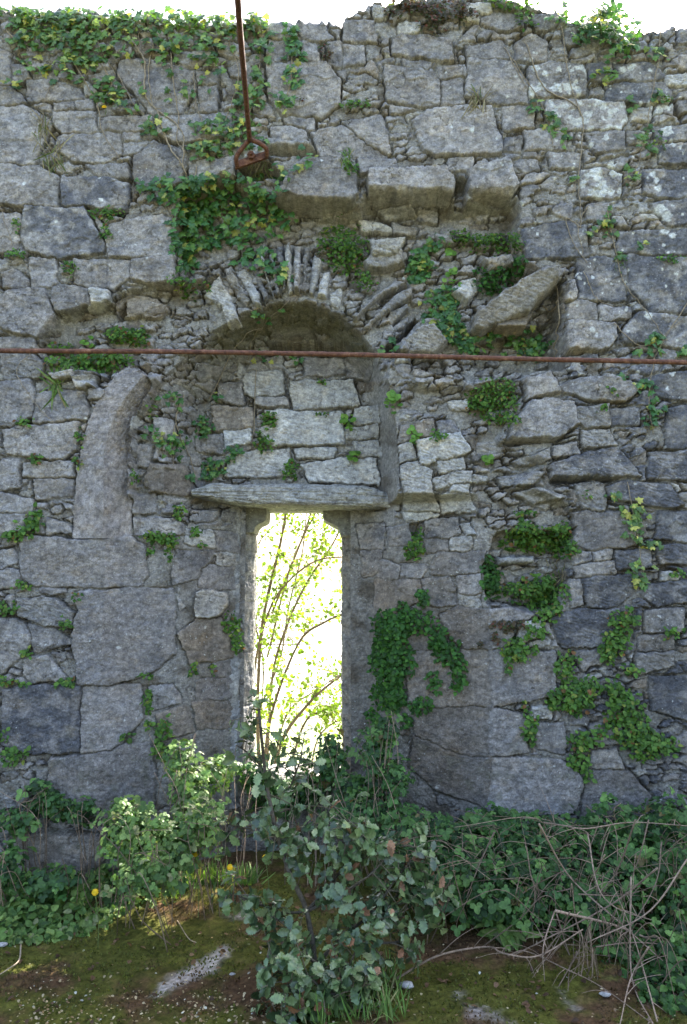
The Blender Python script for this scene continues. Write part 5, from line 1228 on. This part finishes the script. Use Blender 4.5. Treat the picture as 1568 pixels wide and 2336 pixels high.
# ground cover left: low herbs nobody could count
def cover(name, label, poly, n, size, hmax, pal, shape, mat, seed, kind='stuff'):
    rng = np.random.default_rng(seed); q = np.array(poly, float)
    u = rng.uniform(q[:, 0].min(), q[:, 0].max(), n*3); v = rng.uniform(q[:, 1].min(), q[:, 1].max(), n*3)
    s = polysdf(u+14*pn(u/30, v/30, seed), v+8*pn(u/30, v/30, seed+1), q); ok = s > 0; u = u[ok][:n]; v = v[ok][:n]; s = s[ok][:n]; n = len(u)
    P = np.array([gpt(a, b) for a, b in zip(u, v)]); P[:, 1] = np.minimum(P[:, 1], -.03)
    P[:, 2] += rng.random(n)**1.2*hmax*np.clip(.25+s/50, 0, 1)*(.6+.6*pn(u/40, v/25, 8))
    P[:, 2] = np.maximum(P[:, 2], GZ+.01)
    nrm = rng.normal(0, .4, (n, 3))+np.array([0, -.5, .8]); al = rng.normal(0, .8, (n, 3))
    if shape is BLADE: nrm = rng.normal(0, .5, (n, 3))+np.array([0, -1, .2]); al = rng.normal(0, .35, (n, 3))+np.array([0, 0, 1]); P[:, 2] = GZ+.01
    o = leaves(name, mat, None, shape, P, nrm, al, size*rng.uniform(.5, 1.3, n), palette(n, *PAL[pal], rng=rng))
    tag(o, label, 'ground cover', kind=kind); return o
cover('ground_cover', 'low green herbs spreading along the left edge of the moss', [(-40,2010),(240,1990),(420,2000),(560,1975),(600,2020),(480,2050),(380,2085),(280,2105),(190,2140),(90,2150),(-40,2160)], 5200, .036, .16, 'pale', OVAL, M_HERB, 31)
cover('ground_cover', 'shady low herbs beneath the brambles at right', [(1000,2040),(1300,2060),(1580,2080),(1600,2330),(1480,2300),(1400,2190),(1280,2150),(1120,2120),(1010,2090)], 2200, .036, .10, 'bram', OVAL, M_HERB, 32)
cover('grass', 'thin green grass beside the glossy shrub and left bank', [(400,1990),(590,1960),(600,2010),(470,2045),(380,2080)], 900, .11, .01, 'grass', BLADE, M_GRASS, 33)
cover('grass', 'taller grass among the brambles at the left edge', [(-30,1990),(220,1990),(200,2100),(-30,2110)], 420, .13, .01, 'grass', BLADE, M_GRASS, 34)
cover('grass', 'grass and straw around the foot of the glossy shrub', [(760,2230),(900,2220),(930,2345),(700,2350),(660,2300)], 330, .085, .01, 'grass', BLADE, M_GRASS, 35)
bush('fern', 'bright green hart tongue fern on the moss below the brambles', 'fern', [(1155,2110,-.52,34,18,.08,90)], shape_from([(.09,.1),(.12,.4),(.12,.7),(.07,.9)], .2, .4), .11, M_HERB, 'pale', None, 0, 41)
# moss sprigs and leaf litter on the slab
rng = np.random.default_rng(48); n = 24000
P = np.stack([rng.uniform(-1.7, 1.7, n), -1.45+1.42*rng.random(n), np.zeros(n)], 1); k_ = fbm(P[:, 0]*4, P[:, 1]*4, 340, 3) > -.25; P = P[k_]; n = len(P)
P[:, 2] = GZ+.018*fbm(P[:, 0]*2.2, P[:, 1]*2.2, 301, 4)+.05*ss(-.6, 0, P[:, 1])+.06*ss(.6, 1.8, P[:, 0])*ss(-1.3, -.4, P[:, 1])-.002
SPR = (np.array([(0, 0, 0), (-.3, .5, .1), (0, 1, .1), (.3, .5, .1)], float), np.array([(0, 3, 2, 1)]), np.zeros((0, 3), int))
mo_ = fbm(P[:, 0]*2.6, P[:, 1]*2.6, 310, 4, .6)
mc_ = np.where((mo_ > .15)[:, None], np.array([.105, .068, .034]), np.array([.095, .105, .020]))*rng.uniform(.5, 1.5, (n, 1))
o = leaves('moss', M_GRASS, None, SPR, P, rng.normal(0, .6, (n, 3))+np.array([0, -1, .3]), rng.normal(0, .5, (n, 3))+np.array([0, 0, 1]), rng.uniform(.006, .015, n), mc_)
tag(o, 'short olive moss sprigs covering the slab', 'moss', kind='stuff')
n = 420; u = rng.uniform(-20, 1590, n); v = rng.uniform(2050, 2336, n); P = np.array([gpt(a, b, .012) for a, b in zip(u, v)])
P[:, 2] += .05*ss(-.6, 0, P[:, 1])+.06*ss(.6, 1.8, P[:, 0])*ss(-1.3, -.4, P[:, 1])
o = leaves('leaf_litter', M_GRASS, None, OVAL, P, rng.normal(0, .45, (n, 3))+np.array([0, 0, 1]), rng.normal(0, 1, (n, 3)), rng.uniform(.010, .030, n), palette(n, [(.14,.08,.045),(.20,.12,.07),(.09,.055,.035)], [3,2,3], rng=rng))
tag(o, 'small brown dead leaves scattered on the mossy slab', 'litter', kind='stuff')
# debris: fallen catkins and specks
rng = np.random.default_rng(51); n = 620
u = rng.uniform(0, 1568, n); v = 2080+260*rng.random(n)**.6
cl = rng.random(n) < .55; cu = rng.choice([330, 470, 540, 620, 100, 230, 440, 150, 60], n); cvv = rng.choice([2300, 2330, 2260, 2280, 2320, 2290], n)
u = np.where(cl, cu+rng.normal(0, 26, n), u); v = np.where(cl, cvv+rng.normal(0, 12, n), v)
P = np.array([gpt(a, b, .012) for a, b in zip(u, v)])
P[:, 2] += .012*ss(-.6, 0, P[:, 1])
o = leaves('fallen_catkins', M_GRASS, None, OVAL, P, rng.normal(0, .3, (n, 3))+np.array([0, 0, 1]), rng.normal(0, 1, (n, 3)), rng.uniform(.005, .014, n), palette(n, [(.40,.32,.20),(.50,.42,.28),(.30,.20,.12),(.5,.5,.46)], [4,3,3,1], rng=rng))
tag(o, 'pale fallen catkins and bits strewn over the mossy ground', 'litter', kind='stuff')
for lab, (u, v, s) in {'small pale limestone pebble on the moss right of the shrub': (928,2247,.030), 'white pebble on the moss at the right': (1382,2268,.022), 'tiny white pebble at the left edge of the moss': (6,2155,.022), 'little white pebble in front of the pale patch': (530,2222,.012)}.items():
    c = gpt(u, v, .012); rr = MB(); a = np.linspace(0, 2*pi, 9, endpoint=False); V = []
    for zz, k in ((-.4, .7), (0, 1), (.45, .75)):
        for t_ in a: V.append(c+s*np.array([cos(t_)*k*(1+.2*math.sin(3*t_+u)), sin(t_)*k*.7, zz*.6]))
    V.append(c+np.array([0, 0, s*.36])); F4 = [(r*9+i, r*9+(i+1) % 9, (r+1)*9+(i+1) % 9, (r+1)*9+i) for r in range(2) for i in range(9)]; F3 = [(18+i, 18+(i+1) % 9, 27) for i in range(9)]
    rr.add(V, F4, F3, (.5, .49, .48)); o = rr.build('pebble', M_STONE); tag(o, lab, 'pebble', 'pebbles on the moss')
# dandelions
def flower(lab, base, top):
    base = np.array(base, float); top = np.array(top, float)
    r = empty('dandelion', base, lab, 'flower', 'yellow dandelions')
    mm = MB(); mm.tube([base, (base+top)/2+np.array([.008, 0, 0]), top], .0018, .0016, 5, 4, c=(.12, .16, .05)); mm.build('stalk', M_STEM, r)
    leaves('flower_head', M_FLOWER, r, PETAL, np.array([top, top+np.array([0, -.003, .003])]), np.array([[.1, -1, .7], [.0, -1, .8]]), np.array([[1., 0, 0], [.9, .3, .2]]), np.array([.030, .022]), np.array([[.80, .52, .02], [.85, .60, .03]]))
p0 = W(240, 262, -.03); p1 = W(238, 243, -.05); flower('yellow dandelion flowering on the wall under the upper left ivy', p0, p1)
for (u, v, lab, y) in [(445,1948,'yellow dandelion in grass left of the shrub, the higher one',-.35), (525,1978,'yellow dandelion in grass beside the shrub, nearest its leaves',-.4), (217,2035,'yellow dandelion among the bramble leaves at lower left',-.62), (606,1956,'yellow dandelion peeping behind the glossy shrub leaves',-.35)]:
    t_ = W(u, v, y); b_ = t_.copy(); b_[2] = GZ; b_[0] += .02; flower(lab, b_, t_)
# dead canes right
dc_ = empty('dead_bramble', gpt(1420, 2150), 'bare leafless bramble canes arching over the moss at lower right', 'bramble')
rng = np.random.default_rng(61)
CN = [([(905,2232),(1000,2180),(1110,2160),(1150,2175),(1230,2180),(1330,2120)], -.95, .0045), ([(1268,2078),(1400,2110),(1500,2150),(1590,2175)], -.8, .0055), ([(1128,1898),(1095,1970),(1064,2048)], -.55, .0035), ([(1440,2000),(1438,2180),(1450,2260),(1490,2335)], -.95, .004),
 ([(1500,1980),(1400,2060),(1250,2140),(1170,2180)], -.75, .004), ([(1265,2080),(1240,2160),(1243,2240)], -.85, .003), ([(1350,2100),(1320,2170),(1275,2250)], -.85, .0035), ([(1270,2085),(1300,2180),(1310,2190)], -.8, .003), ([(1480,2160),(1440,2230),(1415,2336)], -.98, .0035),
 ([(1230,1880),(1300,2000),(1420,2110),(1568,2240)], -.7, .004), ([(1450,1870),(1400,2000),(1300,2100),(1240,2180)], -.65, .0035), ([(1160,2180),(1200,2170),(1290,2210),(1370,2250),(1490,2336)], -.9, .0028), ([(1340,1900),(1380,2050),(1520,2110)], -.65, .0035), ([(1240,1876),(1290,1884),(1340,1890),(1440,1876),(1568,1884)], -.45, .004), ([(1480,1870),(1460,1950),(1420,2060)], -.6, .003),
 ([(1510,1920),(1490,2030),(1380,2200)], -.8, .003), ([(1200,1930),(1230,2030),(1350,2020)], -.6, .0028), ([(1568,1960),(1480,2080),(1340,2150)], -.8, .0035), ([(1320,2040),(1420,2042),(1500,2020)], -.7, .003), ([(1150,2068),(1220,2020),(1290,1985)], -.6, .003), ([(1000,1960),(1050,1950),(1055,1900)], -.5, .0028), ([(1500,2330),(1450,2150),(1400,2020)], -.85, .003), ([(960,1950),(1000,1990),(1060,2010),(1150,2060)], -.55, .0025),
 ([(1316,2170),(1300,2210),(1296,2260)], -.9, .0025), ([(1360,2160),(1450,2150),(1568,2160)], -.85, .0028), ([(1300,2080),(1270,2150),(1215,2230)], -.85, .0025), ([(1380,1950),(1350,2010),(1345,2030)], -.7, .003)]
for P, y, r in CN:
    m = MB(); Q = [W(u, v, y+.12*math.sin(i*1.7+u)) for i, (u, v) in enumerate(P)]
    Q = [q if q[2] > GZ+.015 else gpt(*[float(a) for a in proj(*q)], .015) for q in Q]
    C_ = catmull(Q, 9); col = np.array([.30, .22, .16])*rng.uniform(.6, 1.25)
    m.tube(C_, r, r*.5, 6, 1, c=col, wob=.12)
    for k in range(2, len(C_)-1):
        if rng.random() < .8:
            d = rng.normal(0, 1, 3); d /= np.linalg.norm(d); m.tube([C_[k], C_[k]+d*r*3.4], r*.35, .0002, 4, 1, c=col)
        if rng.random() < .22:
            d = rng.normal(0, 1, 3); d /= np.linalg.norm(d); L = rng.uniform(.05, .20); m.tube([C_[k], C_[k]+d*L*.5+np.array([0, 0, .01]), C_[k]+d*L], r*.5, .0006, 4, 3, c=col)
    m.build('cane', M_STEM, dc_)
for lab, P, r in [('thin pale dead runner curving over the moss at lower left', [(48,2155),(44,2190),(20,2210),(-20,2235)], .0035), ('thin dry twig lying on the moss below the brambles', [(405,2100),(430,2140),(448,2150)], .0022)]:
    m = MB(); m.tube([gpt(u, v, .015) for u, v in P], r, r*.6, 6, 6, c=(.35, .28, .2)); o = m.build('dry_twig', M_STEM); tag(o, lab, 'twig', 'dry twigs on the moss')

# ------------------------------------------------------------------ glossy shrub in front
rng = np.random.default_rng(71)
sh_ = empty('evergreen_shrub', gpt(735, 2325), 'glossy dark evergreen shrub with spiny leaves and some brown ones under the window', 'shrub')
SB = [([(735,2325),(720,2200),(700,2080),(665,2000),(640,1930),(622,1860),(605,1760),(595,1660),(590,1600)], -.95, .011), ([(700,2080),(760,2010),(800,1960),(830,1930)], -.90, .007), ([(720,2200),(780,2140),(830,2100),(880,2060),(930,2030)], -.85, .008), ([(640,1930),(600,1890),(560,1890),(520,1880)], -.80, .005),
 ([(735,2325),(790,2250),(800,2200),(820,2150)], -1.05, .007), ([(735,2325),(680,2270),(640,2220),(610,2180)], -1.1, .007), ([(735,2325),(740,2270),(700,2220)], -1.15, .006), ([(665,2000),(700,1940),(730,1900),(760,1890)], -.88, .006), ([(800,1960),(860,1960),(920,1970),(960,1990)], -.85, .005), ([(780,2140),(850,2150),(900,2150),(930,2140)], -.95, .006),
 ([(622,1860),(660,1800),(680,1750),(690,1720)], -.8, .005), ([(605,1760),(570,1720),(540,1700)], -.75, .004), ([(700,2080),(640,2080),(560,2050),(520,2040)], -.95, .005), ([(720,2200),(680,2150),(650,2110),(620,2090)], -1.0, .005), ([(735,2325),(800,2310),(840,2290)], -1.1, .005), ([(735,2325),(660,2320),(630,2330)], -1.15, .005), ([(622,1860),(680,1840),(720,1840)], -.85, .004),
 ([(700,2080),(780,2040),(850,1990),(900,1930)], -.92, .006), ([(780,2140),(850,2080),(900,2010),(940,1960)], -.88, .005), ([(760,2010),(770,1960),(790,1900),(795,1870)], -.88, .005), ([(850,2080),(920,2060),(980,2060),(1010,2080)], -.85, .004), ([(860,1960),(920,1930),(960,1940)], -.83, .004), ([(830,2100),(870,2100),(920,2090)], -.93, .004),
 ([(735,2325),(770,2280),(780,2240),(770,2200)], -1.1, .005), ([(735,2325),(690,2290),(660,2250),(650,2220)], -1.12, .005), ([(740,2270),(800,2260),(830,2250)], -1.12, .004)]
m = MB(); CL = []
for P, y, r in SB:
    Q = catmull([W(u, v, y+.03*math.sin(i*2+u)) for i, (u, v) in enumerate(P)], 6); m.tube(Q, r, r*.45, 8, 1, c=(.10, .085, .065), wob=.08)
    CL.append((Q[-1], Q[-1]-Q[-3]))
    for k in range(4, len(Q), 1):
        if P[0] == (735, 2325) and len(P) > 6 and k < 18: continue
        for _r in range(1 if rng.random() < .95 else 2):
            d = np.array([rng.normal(0, 1), rng.normal(-.2, .6), rng.normal(.25, .7)]); d /= np.linalg.norm(d); L = rng.uniform(.05, .14)
            e = Q[k]+d*L; m.tube([Q[k], Q[k]+d*L*.5+np.array([0, 0, .006]), e], .0025, .0014, 5, 3, c=(.14, .12, .08)); CL.append((e, d))
m.build('branches', M_STEM, sh_)
LP = []; LN = []; LA = []
for e, d in CL:
    d = d/(np.linalg.norm(d)+1e-9); k = rng.integers(5, 8)
    for j in range(k):
        a = rng.normal(0, 1, 3); a = a-(a@d)*d; a /= np.linalg.norm(a)
        al = d*.55+a+np.array([0, 0, .05]); LP.append(e-d*rng.uniform(0, .045)); LA.append(al); LN.append(d*1.0-a*.35+np.array([0, -.25, .35])+rng.normal(0, .15, 3))
LP = np.array(LP); LN = np.array(LN); LA = np.array(LA)
kp = rng.random(len(LP)) < np.where(proj(LP[:, 0], LP[:, 1], LP[:, 2])[1] < 1880, .55, .95); LP = LP[kp]; LN = LN[kp]; LA = LA[kp]
n = len(LP); sz = rng.uniform(.026, .058, n); LN += rng.normal(0, .3, (n, 3))
bro = (rng.random(n) < .06) & (proj(LP[:, 0], LP[:, 1], LP[:, 2])[1] > 1780)
leaves('leaves', M_GLOSS, sh_, GL, LP[~bro], LN[~bro], LA[~bro], sz[~bro], palette((~bro).sum(), *PAL['gloss'], rng=rng), smooth=True)
o = leaves('brown_leaves', M_GRASS, sh_, GL, LP[bro], LN[bro], LA[bro], sz[bro], palette(bro.sum(), [(.24,.12,.065),(.32,.18,.11),(.16,.09,.05)], [3,2,2], rng=rng))
o['label'] = 'withered brown leaves'
